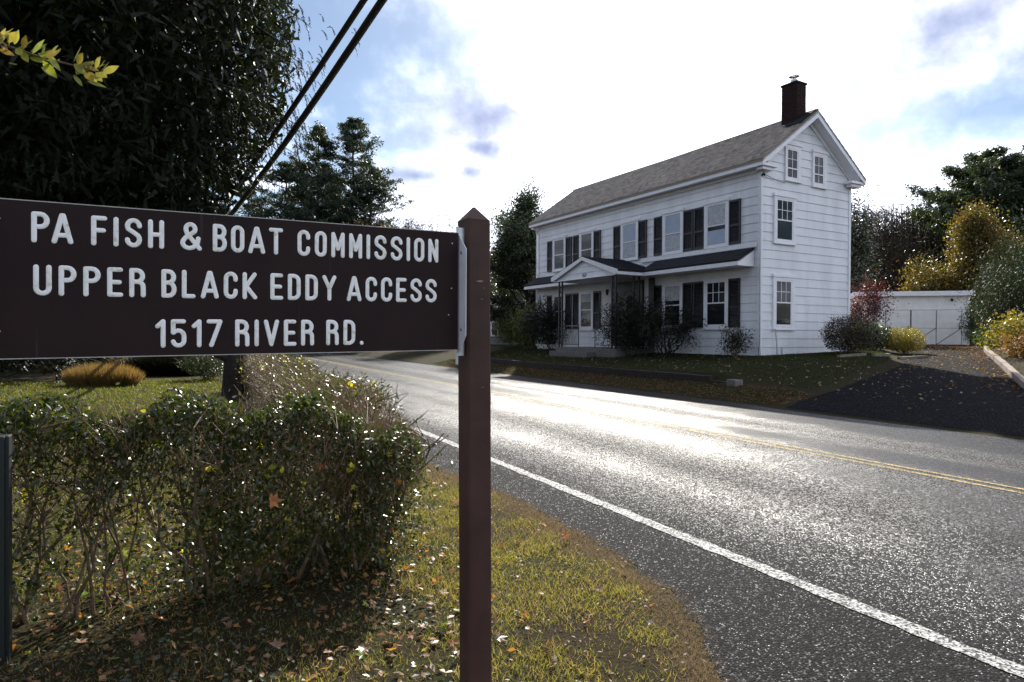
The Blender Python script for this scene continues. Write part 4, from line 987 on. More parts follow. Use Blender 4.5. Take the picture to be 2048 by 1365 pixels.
# ------------------------------------------------------------------ left background
PG = 'tall pines beyond the road on the left'
pine('pine_tree', 'tallest pine of the group behind the sign', 706, 62, 226, .16, 3.9, 51, group=PG)
pine('pine_tree', 'pine left of the tallest one, slightly lower', 632, 60, 250, .2, 3.1, 52, group=PG)
pine('pine_tree', 'bushy pine between the cables and the tall pines', 575, 58, 318, .05, 4.2, 53, group=PG)
pine('pine_tree', 'leftmost low pine crossed by the overhead cables', 505, 56, 372, .0, 4.2, 54, group=PG)
pine('pine_tree', 'right hand pine with long low boughs', 738, 64, 330, .03, 4.0, 55, group=PG, lean=.02)
pine('pine_tree', 'short dark pine filling in between the trunks', 650, 66, 330, .0, 4.4, 56, group=PG, dens=1.4)
bare_tree('small_tree', 'small thin tree with few leaves right of the pines above the sign', 828, 66, 13.5, 61, .1, 4, .65, 'wood_brown', 3, .22, .3)
bare_tree('small_tree', 'brownish twiggy tree at the foot of the tall pines', 765, 60, 10.8, 62, .1, 4, .7, 'orange', 3, .25, .4)
bare_tree('broadleaf_tree', 'tall open tree rising behind the far end of the farmhouse', 1070, 40, 9.9, 63, .16, 4, .62, 'evergreen', 10, .15, .24, cr=.5, nch=5)
pine('conifer_tree', 'dense dark conifer standing close behind the farmhouse corner', 1075, 37, 500, .0, 2.6, 64, dens=1.6, mat='hemlock', tuft=.14)
bare_tree('bare_tree', 'bare tree just right of the sign post above the neighbour house', 990, 52, 10.2, 65, .13, 4, .7, 'wood_brown', 4, .18, .4)
bare_tree('autumn_tree', 'russet thinly leaved tree above the grey neighbour house', 1015, 46, 6.2, 66, .1, 4, .75, 'orange', 10, .13, .3)
pine('conifer_tree', 'small rounded conifer behind the russet tree', 1030, 56, 545, .0, 3.0, 67, dens=1.3, mat='pine')

# ------------------------------------------------------------------ right background
bare_tree('magnolia_tree', 'dark glossy-leaved tree right behind the farmhouse gable', 1752, 36, 8.0, 71, .2, 4, .62, 'glossy', 15, .14, .30, cr=.5, nch=5)
bare_tree('bare_tree', 'crooked bare tree standing between magnolia and hillside', 1795, 47, 11.6, 72, .17, 4, .6, None, nch=5)
bare_tree('bare_tree', 'bare grey tree with forked crown above the garage roof', 1885, 48, 12.6, 73, .17, 4, .55, 'wood_brown', 2, .14, .3, nch=5)
bare_tree('bare_tree', 'dark thin bare tree close behind the farmhouse gable', 1742, 50, 11.2, 74, .14, 4, .55, 'wood_brown', 6, .14, .3)
bare_tree('bare_tree', 'twiggy brown tree over the middle of the garage', 1835, 52, 9.5, 75, .13, 4, .7, 'wood_brown', 6, .16, .4)
pine('evergreen_tree', 'large dark evergreen at the right edge, tallest there', 1995, 44, 292, .05, 4.4, 76, mat='evergreen', dens=1.6, tuft=.17, layer=.6)
pine('evergreen_tree', 'dark evergreen cut by the right edge of the photo', 2085, 46, 262, .05, 4.4, 77, mat='evergreen', dens=1.6, tuft=.17, layer=.6)
pine('evergreen_tree', 'lower dark evergreen on the slope left of the large one', 1925, 52, 372, .0, 3.6, 78, mat='evergreen', dens=1.2, tuft=.18, layer=.7)
pine('evergreen_tree', 'dark evergreen between the bare trees and the tall one at the right edge', 1955, 50, 335, .0, 3.4, 84, mat='evergreen', dens=1.1, tuft=.18, layer=.7)
bare_tree('autumn_tree', 'yellow and orange leaved tree behind the right end of the garage', 1972, 35, 7.6, 79, .15, 4, .62, 'autumn', 9, .13, .32, cr=.35, nch=5, sqz=.62)
bare_tree('autumn_tree', 'golden leaved tree overhanging the garage roof', 1925, 37, 5.6, 80, .12, 4, .6, 'autumn', 3, .13, .32, cr=.35, nch=5, sqz=.6)
bare_tree('red_shrub', 'red leaved small tree between the farmhouse and the garage', 1709, 30.5, 3.1, 81, .05, 4, .8, 'red', 1, .09, .32, cr=.3, nch=5, cat='small tree')
bare_tree('autumn_tree', 'low thin rusty leaved tree behind the middle of the garage roof', 1850, 38, 5.0, 82, .1, 4, .8, 'autumn', 7, .14, .34, cr=.35)
# far wood on the slopes: nobody could count these
def woods(name, label, pxs, tops, d0, d1, n, seed, mat, per, z0=1.0):
    rs = np.random.RandomState(seed); S = []; Cc = []
    for i in range(n):
        d = rs.uniform(d0, d1); px = rs.uniform(pxs[0], pxs[-1]); x, y = gp(px, d); top = np.interp(px, pxs, tops)+rs.uniform(0, 60)*(d1/d)**.5
        f = min(1, (d-62)/70) if d > 62 else 0
        zt = EYE+(672-top)/1290*d; hh = rs.uniform(6, 10); zb = max(z0, zt-hh)
        S.append((x, y, z0-.5, x+rs.normal(0, .3), y, zt, .12, .03))
        for k in range(7):
            q = np.array([x, y, zb+(zt-zb)*rs.uniform(.15, .85)]); dd = rs.normal(0, 1, 3); dd[2] = abs(dd[2])+.5; dd /= np.linalg.norm(dd); S.append((*q, *(q+dd*rs.uniform(1, 2.4)), .05, .012))
        c = rs.normal(0, 1, (per, 3)); c = c/np.linalg.norm(c, axis=1)[:, None]*(rs.rand(per)**.4)[:, None]*np.array([1.9, 1.9, (zt-zb)*.55])+np.array([x, y, (zt+zb)/2+.1])
        Cc.append(c)
    C = np.concatenate(Cc); m_ = len(C)
    V1, F1 = tubes(*[np.array(S)[:, a] for a in (slice(0, 3), slice(3, 6), 6, 7)], 4); V2, F2 = trileaves(C, rdir(rs, m_, (0, 0, .6)), rdir(rs, m_), .55*rs.uniform(.5, 1.3, m_), .07*rs.uniform(.5, 1.3, m_))
    F1 = np.concatenate([F1[:, [0, 1, 2]], F1[:, [0, 2, 3]]])
    return tag(link(name, npmesh(name, np.concatenate([V1, V2]), np.concatenate([F1, F2+len(V1)])), None, M[mat]), label, 'woodland', kind='stuff')
bare_tree('roadside_tree', 'twiggy tree at the road bend hidden low behind the sign board', 880, 50, 8, 67, .1, 4, .7, 'wood_brown', 5, .16, .4)
bare_tree('roadside_tree', 'leafy dark roadside tree near the neighbour house', 940, 47, 7, 68, .12, 4, .8, 'evergreen', 8, .15, .4)
woods('woodland', 'bare brown wood covering the slope behind garage and evergreens', [1600, 1740, 1850, 1950, 2060, 2300], [500, 452, 440, 405, 360, 300], 55, 110, 320, 91, 'wood_brown', 150)
woods('woodland', 'dark tangled wood just behind the garage and gable', [1660, 1740, 1850, 1960, 2100], [415, 405, 398, 372, 330], 46, 64, 200, 95, 'wood_brown', 190)
woods('woodland', 'brown wood beyond the neighbour house on the left', [700, 880, 960, 1010, 1090, 1300], [590, 560, 525, 505, 500, 540], 60, 110, 150, 92, 'wood_brown', 150)
woods('woodland', 'greenish understorey wood at the foot of the slope', [1600, 1740, 1850, 2100], [560, 540, 520, 480], 42, 60, 70, 93, 'pine', 170)
woods('woodland', 'dark understorey behind the neighbour house', [880, 980, 1080, 1200], [590, 575, 570, 590], 50, 66, 60, 94, 'darkshrub', 200)

# ------------------------------------------------------------------ shrubs round the house
def onp(px, d): return gp(px, d)
x, y = gp(1020, 36); shrub('shrub', 'pale green sunlit shrub in front of the neighbour house', x, y, 1.05, 1.0, 2.1, 'shrub', 5200, .10, 101)
x, y = gp(1066, 33.5); shrub('shrub', 'bush with sunlit top beside the dark bush at the far house corner', x, y, 1.25, 1.1, 2.35, 'shrub', 6500, .10, 102)
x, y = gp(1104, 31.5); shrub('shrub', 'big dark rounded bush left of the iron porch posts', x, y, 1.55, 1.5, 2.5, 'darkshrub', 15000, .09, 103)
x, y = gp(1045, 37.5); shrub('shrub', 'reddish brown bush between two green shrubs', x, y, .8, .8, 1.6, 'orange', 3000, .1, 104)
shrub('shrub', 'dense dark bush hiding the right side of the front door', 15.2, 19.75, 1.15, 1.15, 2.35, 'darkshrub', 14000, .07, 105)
shrub('shrub', 'small bush at the right front corner of the farmhouse', 15.95, 15.2, .5, .5, 1.15, 'darkshrub', 2600, .06, 106, twigs=120, shell=.6, lump=.3)
shrub('shrub', 'rounded brown-twigged bush against the gable wall', 19.2, 13.5, .9, .85, 1.3, 'darkshrub', 9000, .055, 107, twigs=1400, lump=.08)
shrub('shrub', 'dark green bush between the gable corner and the golden bush', 22.6, 14.9, .8, .8, 1.05, 'evergreen', 5200, .07, 108)
shrub('shrub', 'golden green rounded bush in front of the garage', 22.9, 13.95, .72, .68, 1.0, 'goldshrub', 7500, .055, 109, lump=.06)
x, y = gp(1715, 26.5); shrub('shrub', 'yellow green sprig of a bush at the rear house corner', x, y, .5, .5, 1.1, 'goldshrub', 1500, .07, 110)
# rhododendron with bare crooked trunks
rs = np.random.RandomState(7); rh = thing('rhododendron', 'open rhododendron with bare crooked stems under the right hand windows', 'shrub', (15.55, 18.1, Hs(15.55, 18.1)-.03))
TT = []
for i in range(11):
    a = i/11*2*pi+rs.uniform(-.2, .2); ex = np.array([cos(a)*rs.uniform(.3, .95), sin(a)*rs.uniform(.4, 1.15), rs.uniform(.95, 1.65)]); p = np.array([rs.normal(0, .05), rs.normal(0, .05), 0]); S = []
    for k in range(6):
        q = ex*np.array([1, 1, 1])*((k+1)/6)**np.array([.8, .8, 1.05])+rs.normal(0, .055, 3); S.append((*p, *q, .030-.003*k, .027-.003*k)); p = q
        if k >= 3:
            for _ in range(3): e = p+rs.normal(0, .22, 3)+np.array([0, 0, .12]); S.append((*p, *e, .012, .006)); TT.append(e)
    seg_obj('stem', np.array(S), M['darkbark'], rh, 6); TT.append(p)
C, D, Nn, a, b_ = cloud(rs, np.array(TT), 34, (.15, .15, .11), (0, 0, -.1), .11, .33); leaf_obj('foliage', C, D, Nn, a, b_, M['darkshrub'], rh)
# evergreens right of the driveway
for i, (px, d, top, rx, lab, mt_, n) in enumerate((
        (1972, 29.5, 598, 1.0, 'low rounded evergreen touching the right end of the garage', 'evergreen', 9000),
        (2020, 27.2, 520, 1.45, 'tall green evergreen beside the driveway behind the yellowish shrub', 'yew', 17000),
        (2080, 25.0, 440, 2.0, 'tallest green evergreen cut by the right edge, near the driveway', 'yew', 26000),
        (1998, 26.0, 640, .8, 'small dark evergreen at the foot of the tall ones', 'evergreen', 6000))):
    x, y = gp(px, d); z = Hs(x, y); h = EYE+(672-top)/1290*d-z
    shrub('evergreen_shrub', lab, x, y, rx, rx, h*.98, mt_, n, .13, 120+i, asp=.22, bias=(0, 0, 1.6), lump=.30, shell=.42)
x, y = gp(2028, 19.5); shrub('shrub', 'yellowing leafy shrub by the pale edging timbers', x, y, .8, .7, 1.35, 'goldshrub', 2600, .095, 130, lump=.3, shell=.6)
x, y = gp(2055, 18.0); shrub('shrub', 'low brown-leaved shrub at the right edge above the timbers', x, y, .7, .6, .75, 'orange', 1500, .08, 131, lump=.3)
x, y = gp(1985, 25.5); shrub('shrub', 'low scrubby plant near the far edging timbers', x, y, .8, .6, .55, 'shrub', 1600, .08, 132, lump=.3)

M['bracket'] = simple('pale_bracket', (.66, .67, .70), .3, .06, 20)

# ------------------------------------------------------------------ the road sign
SG = (.844, 2.04)          # right end of the board, world XY
sign = thing('road_sign', 'long brown wooden sign with white routed letters on square brown posts', 'sign', (SG[0], SG[1], 0), radians(1.6))
TILT = .0125
def sgz(s, z): return z+TILT*s
b = MB(); x0, x1 = -1.262, .0
vs = []
for y in (0, .019):
    for (s, z) in ((x0, 1.452), (x1, 1.452), (x1, 1.848), (x0, 1.848)): vs.append((s, y, sgz(s, z)))
b.add(vs, [(0, 1, 2, 3), (7, 6, 5, 4), (4, 5, 1, 0), (5, 6, 2, 1), (6, 7, 3, 2), (7, 4, 0, 3)])
b.build('sign_panel', M['sign'], sign)
for z, nm in ((1.8482, 'top_edge'), (1.4518, 'bottom_edge')):
    b = MB(); dz = .0022 if z > 1.6 else -.0022
    vs = [(s, y, sgz(s, zz)) for y in (-.0006, .0205) for (s, zz) in ((x0, z), (x1, z), (x1, z+dz), (x0, z+dz))]
    b.add(vs, [(0, 1, 2, 3), (7, 6, 5, 4), (4, 5, 1, 0), (5, 6, 2, 1), (6, 7, 3, 2), (7, 4, 0, 3)]); b.build(nm, M['edgewood'], sign)
def arc(cx, cy, rx, ry, a0, a1, n=7):
    return [(cx+rx*cos(radians(a0+(a1-a0)*i/n)), cy+ry*sin(radians(a0+(a1-a0)*i/n))) for i in range(n+1)]
GL = {  # stroke centre lines, x 0..w, y 0..1
 'P': (.40, [[(0, 0), (0, 1)], [(0, 1), (.2, 1)]+arc(.2, .76, .2, .24, 90, -90)+[(0, .52)]]),
 'A': (.52, [[(0, 0), (.24, 1), (.28, 1), (.52, 0)], [(.08, .24), (.44, .24)]]),
 'F': (.36, [[(0, 0), (0, 1), (.36, 1)], [(0, .52), (.32, .52)]]),
 'I': (.0, [[(0, 0), (0, 1)]]),
 'S': (.42, [arc(.21, .78, .21, .22, 0, 90, 5)+arc(.21, .77, .21, .23, 90, 215, 6)+[(.21, .52)]+arc(.21, .24, .21, .24, 40, -90, 6)+arc(.21, .22, .21, .22, -90, -180, 5)]),
 'H': (.40, [[(0, 0), (0, 1)], [(.40, 0), (.40, 1)], [(0, .48), (.40, .48)]]),
 '&': (.52, [[(.54, .0), (.14, .60)]+arc(.25, .80, .15, .20, 210, -30, 9)+[(.08, .42)]+arc(.21, .22, .21, .22, 140, 300, 7)+[(.46, .16), (.50, .42)]]),
 'B': (.38, [[(0, 0), (0, 1)], [(0, 1), (.18, 1)]+arc(.18, .77, .18, .23, 90, -90)+[(0, .54)], [(.18, .54)]+arc(.18, .27, .20, .27, 90, -90)+[(0, 0)]]),
 'O': (.36, [arc(.18, .80, .18, .20, 0, 180)+arc(.18, .20, .18, .20, 180, 360)+[(.36, .80)]]),
 'T': (.42, [[(0, 1), (.42, 1)], [(.21, 1), (.21, 0)]]),
 'C': (.38, [[(.38, .74)]+arc(.19, .80, .19, .20, 0, 180)+arc(.19, .20, .19, .20, 180, 360)+[(.38, .27)]]),
 'M': (.44, [[(0, 0), (0, 1), (.22, .32), (.44, 1), (.44, 0)]]),
 'N': (.36, [[(0, 0), (0, 1), (.36, 0), (.36, 1)]]),
 'U': (.40, [[(0, 1)]+arc(.20, .20, .20, .20, 180, 360)+[(.40, 1)]]),
 'E': (.36, [[(.36, 1), (0, 1), (0, 0), (.37, 0)], [(0, .50), (.32, .50)]]),
 'R': (.40, [[(0, 0), (0, 1)], [(0, 1), (.18, 1)]+arc(.18, .77, .20, .23, 90, -90)+[(0, .54)], [(.20, .54)]+arc(.20, .34, .20, .20, 90, 0, 4)+[(.40, 0)]]),
 'L': (.34, [[(0, 1), (0, 0), (.34, 0)]]),
 'K': (.42, [[(0, 0), (0, 1)], [(.40, 1), (.06, .48), (.42, 0)]]),
 'D': (.38, [[(0, 0), (0, 1), (.14, 1)]+arc(.16, .78, .22, .22, 90, 0, 5)+arc(.16, .22, .22, .22, 0, -90, 5)+[(0, 0)]]),
 'Y': (.46, [[(0, 1), (.23, .48), (.46, 1)], [(.23, .48), (.23, 0)]]),
 'V': (.46, [[(0, 1), (.23, 0), (.46, 1)]]),
 '1': (.20, [[(0, .80), (.20, 1), (.20, 0)]]),
 '5': (.40, [[(.38, 1), (.0, 1), (.0, .54)]+arc(.18, .38, .22, .24, 140, 0, 6)+arc(.20, .20, .20, .20, 0, -170, 8)]),
 '7': (.44, [[(0, 1), (.44, 1), (.10, 0)]]),
 '.': (.0, [[(0, 0), (0, .012)]])}
LH = .079-.0122; SR = .0061
def word(txt, s0, s1, zb, tight=False):
    ws = [GL[c][0]*LH for c in txt]; L_ = (s1-s0)-2*SR; k = 1.0
    gap = (L_-sum(ws))/max(1, len(txt)-1)
    if gap < 2*SR+.003:
        k = (L_-(2*SR+.0035)*(len(txt)-1))/sum(ws); gap = 2*SR+.0035
    x = s0+SR
    for c, w in zip(txt, ws):
        o = MB()
        for st in GL[c][1]:
            pts = [(x+u*LH*k, -.0005, zb+SR+v*LH+TILT*(x+u*LH*k)) for u, v in st]
            for p, q in zip(pts[:-1], pts[1:]):
                d = Vector(q)-Vector(p)
                if d.length < 1e-5: continue
                d.normalize(); e = .0030
                P_ = Vector(p); Q_ = Vector(q)
                o.tube([P_-d*SR*.98, P_-d*SR*.80, P_-d*SR*.45, P_, Q_, Q_+d*SR*.45, Q_+d*SR*.80, Q_+d*SR*.98],
                       [SR*.15, SR*.60, SR*.89, SR, SR, SR*.89, SR*.60, SR*.15], 12)
        o.v = [(a, -.0002-(.0-(bb+.0005))*-.42 if False else -.0002+(bb+.0005)*.26, cc) for a, bb, cc in o.v]
        o.build('letter', M['letter'], sign, smooth=True)
        x += w*k+gap
for t_, a, c in (('PA', -1.177, -1.088), ('FISH', -1.05, -.881), ('&', -.842, -.789), ('BOAT', -.76, -.569), ('COMMISSION', -.528, -.072)): word(t_, a, c, 1.744)
for t_, a, c in (('UPPER', -1.173, -.925), ('BLACK', -.888, -.641), ('EDDY', -.605, -.411), ('ACCESS', -.379, -.077)): word(t_, a, c, 1.610)
for t_, a, c in (('1517', -.903, -.734), ('RIVER', -.701, -.478), ('RD.', -.442, -.325)): word(t_, a, c, 1.4725)
# screws
for s, z in ((-.022, 1.812), (-.024, 1.66), (-.034, 1.57), (-1.24, 1.80), (-1.24, 1.52)):
    b = MB(); b.tube([(s, .0, sgz(s, z)), (s, -.002, sgz(s, z))], .0022, 8); b.build('screw', M['metal'], sign)
def post(xa, xb, lean, nm='post'):
    # square post with chamfered corners and a pyramid cap
    b = MB(); c = .007; ya, yb = -.012, .078
    prof = [(xa+c, ya), (xb-c, ya), (xb, ya+c), (xb, yb-c), (xb-c, yb), (xa+c, yb), (xa, yb-c), (xa, ya+c)]
    vs = []; lev = (-.5, .6, 1.3, 1.898)
    for z in lev:
        dx = lean*(1.9-z)
        vs += [(x+dx, y, z) for x, y in prof]
    mx, my = (xa+xb)/2, (ya+yb)/2
    vs += [(mx+(x-mx)*1.02, my+(y-my)*1.02, 1.900) for x, y in prof]; vs += [(mx+(x-mx)*.08, my+(y-my)*.08, 1.949) for x, y in prof]
    fs = []
    for i in range(len(lev)+1):
        for j in range(8): fs.append((i*8+j, i*8+(j+1) % 8, (i+1)*8+(j+1) % 8, (i+1)*8+j))
    n = (len(lev)+1)*8; fs.append(tuple(range(n, n+8)))
    b.add(vs, fs); o = b.build(nm, M['post'], sign); return o
p = post(.030, .119, .0098)
post(-1.262-.119, -1.262-.030, .004)
# chips in the paint of the right post
for (x, z, w, h) in ((.078, 1.687, .022, .006), (.093, 1.664, .004, .004), (.086, 1.626, .010, .0015), (.09, 1.32, .008, .0015)):
    b = MB(); b.prism([(x-w*.7, z), (x-w*.2, z+h*.5), (x+w*.4, z+h*.6), (x+w*.5, z-h*.3), (x-w*.1, z-h*.5)], 1, -.0135, -.0118); b.build('paint_chip', M['paleleaf'], p)
# metal bracket between board and post, bent flange towards the camera side
def bracket(x, sgn):
    b = MB(); t = .0025
    poly = [(-.052, 1.79), (-.052, 1.50), (-.014, 1.455), (.014, 1.44), (.014, 1.40), (.030, 1.40), (.030, 1.875), (.012, 1.875), (.010, 1.845)]
    poly = [(y, z) for y, z in poly]
    b.prism(poly, 0, x, x+t); b.build('bracket', M['bracket'], sign)
bracket(.006, 1)
bracket(-1.274, -1)
b = MB(); b.box(.0085, .030, .012, .022, 1.43, 1.87); b.build('bracket', M['metal'], sign)
b = MB(); b.box(-1.30, -1.274, .012, .022, 1.43, 1.85); b.build('bracket', M['metal'], sign)
for z in (1.52, 1.78):
    b = MB(); b.tube([(.006, -.02, z), (.002, -.02, z)], .005, 8); b.build('bolt', M['metal'], sign)

# ------------------------------------------------------------------ overhead cables and their poles
def cable(label, A, Bp, r):
    A = Vector(A); Bp = Vector(Bp); d = Bp-A; pts = []
    near = A-d*1.4+Vector((0, 0, -.2)); far = Vector((Bp.x-(.6 if 0 else 0)-1.4, 46, 7.0))
    for i in range(8): t = i/8; pts.append(near.lerp(A, t))
    for i in range(9): t = i/8; pts.append(A.lerp(Bp, t)+Vector((0, 0, -.10*sin(pi*t))))
    s = d.z/d.y
    for i in range(1, 15):
        t = i/14; y = Bp.y+(far.y-Bp.y)*t; L_ = far.y-Bp.y
        z = Bp.z+s*L_*t+(far.z-Bp.z-s*L_)*t*t; pts.append(Vector((Bp.x+(far.x-Bp.x)*t, y, z)))
    b = MB(); b.tube(pts, r, 8); o = b.build('overhead_cable', M['cable'], smooth=True); tag(o, label, 'cable', 'overhead cables'); return pts
c1 = cable('left one of the two thick dark overhead cables', (2.29, 8.99, 6.18), (.79, 17.63, 4.46), .046)
c2 = cable('right one of the two thick dark overhead cables', (2.52, 8.87, 6.18), (1.12, 17.46, 4.44), .056)
up = thing('utility_pole', 'wooden utility pole carrying the thick cables behind the left trees', 'pole', (-.5, 46.1, 0))
b = MB(); b.tube([(0, 0, -.3), (0, 0, 9)], [.16, .11], 10); b.build('pole', M['poleb'], up)
b = MB(); b.box(-.9, .9, -.06, .06, 8.3, 8.42); b.build('crossarm', M['poleb'], up)
b = MB(); b.tube([(-.2, 0, 7.0), (.3, 0, 7.0)], .03, 6); b.build('cable_clamp', M['metal'], up)

# ------------------------------------------------------------------ branch with yellow green leaves, top left, close
br = thing('leafy_branch', 'close branch of yellow green oval leaves reaching in from the left edge', 'branch', (0, 0, 0))
def cpt(px, py, d):
    r = _f+_r2*((px-1024)/1290)-_u2*((py-682.5)/1290); return np.array(Vector((0, 0, EYE))+r*d)
rs = np.random.RandomState(21)
axis = [(-320, -40), (-120, 40), (0, 88), (60, 108), (110, 122), (150, 132), (185, 142), (205, 152)]
ap = [cpt(px, py, 2.6-.0*i) for i, (px, py) in enumerate(axis)]
seg_obj('twig', np.array([(*ap[i], *ap[i+1], .008-.0009*i, .008-.0009*(i+1)) for i in range(7)]), M['stem'], br, 6)
lm = bpy.data.meshes.new('leaf')
N_ = 6; vs = []; fs = []
for i in range(N_+1):
    t = i/N_; w = .24*math.sin(pi*min(1, t*1.02))**.8*(1-.25*t); x = t
    vs += [(x, -w, .10*w*2+.10*(t*t)), (x, 0, .06*t*t*1.5), (x, w, .10*w*2+.10*(t*t))]
for i in range(N_):
    a = i*3; fs += [(a, a+3, a+4, a+1), (a+1, a+4, a+5, a+2)]
lm.from_pydata(vs, [], fs); lm.materials.append(M['branchleaf']); lm.polygons.foreach_set('use_smooth', [True]*len(lm.polygons)); lm.update()
def mat_objleaf(name, cols):
    m, nt, bs, out = nodes_of(name); oi = nt.nodes.new('ShaderNodeObjectInfo')
    c = ramp(nt, oi.outputs['Random'], [(i/max(1, len(cols)-1), c_) for i, c_ in enumerate(cols)])
    n = noise(nt, 2.5, 4); c2 = ramp(nt, n.outputs[0], [(.35, g3(.75)), (.65, g3(1.15))])
    mm = nt.nodes.new('ShaderNodeMix'); mm.data_type = 'RGBA'; mm.blend_type = 'MULTIPLY'; mm.inputs[0].default_value = 1
    nt.links.new(c, mm.inputs[6]); nt.links.new(c2, mm.inputs[7]); nt.links.new(mm.outputs[2], bs.inputs['Base Color'])
    bs.inputs['Roughness'].default_value = .38
    tr = nt.nodes.new('ShaderNodeBsdfTranslucent'); nt.links.new(mm.outputs[2], tr.inputs[0]); mx = nt.nodes.new('ShaderNodeMixShader'); mx.inputs[0].default_value = .4
    nt.links.new(bs.outputs[0], mx.inputs[1]); nt.links.new(tr.outputs[0], mx.inputs[2]); nt.links.new(mx.outputs[0], out.inputs[0]); return m
lm.materials[0] = mat_objleaf('oval_leaf', [(.22, .24, .02), (.28, .30, .03), (.34, .20, .04), (.26, .28, .03), (.18, .22, .02)])
def place_leaf(me, name, parent, pos, dr, nr, size, mat_=None):
    o = bpy.data.objects.new(name, me); COL.objects.link(o); o.parent = parent
    d = Vector(dr).normalized(); n = Vector(nr); s = n.cross(d).normalized(); n = d.cross(s)
    m = Matrix(((d.x, s.x, n.x, pos[0]), (d.y, s.y, n.y, pos[1]), (d.z, s.z, n.z, pos[2]), (0, 0, 0, 1)))
    o.matrix_basis = m @ Matrix.Diagonal((size, size, size, 1)); return o
cr_ = np.array(_r2); cu_ = np.array(_u2); cf_ = np.array(_f)
for i in range(64):
    t = rs.rand()**.8; px = -60+265*t; base = cpt(px, np.interp(px, [-60, 0, 60, 110, 205], [60, 88, 108, 122, 152])+rs.normal(0, 10), 2.6+rs.normal(0, .05))
    up_ = rs.choice([-1, 1], p=[.42, .58]); dd = cr_*rs.uniform(.3, 1.0)+cu_*up_*rs.uniform(.15, .95)+cf_*rs.uniform(-.5, .5)
    place_leaf(lm, 'leaf', br, base, dd, cu_*.5-cf_*.7+rs.normal(0, .35, 3), rs.uniform(.052, .078))

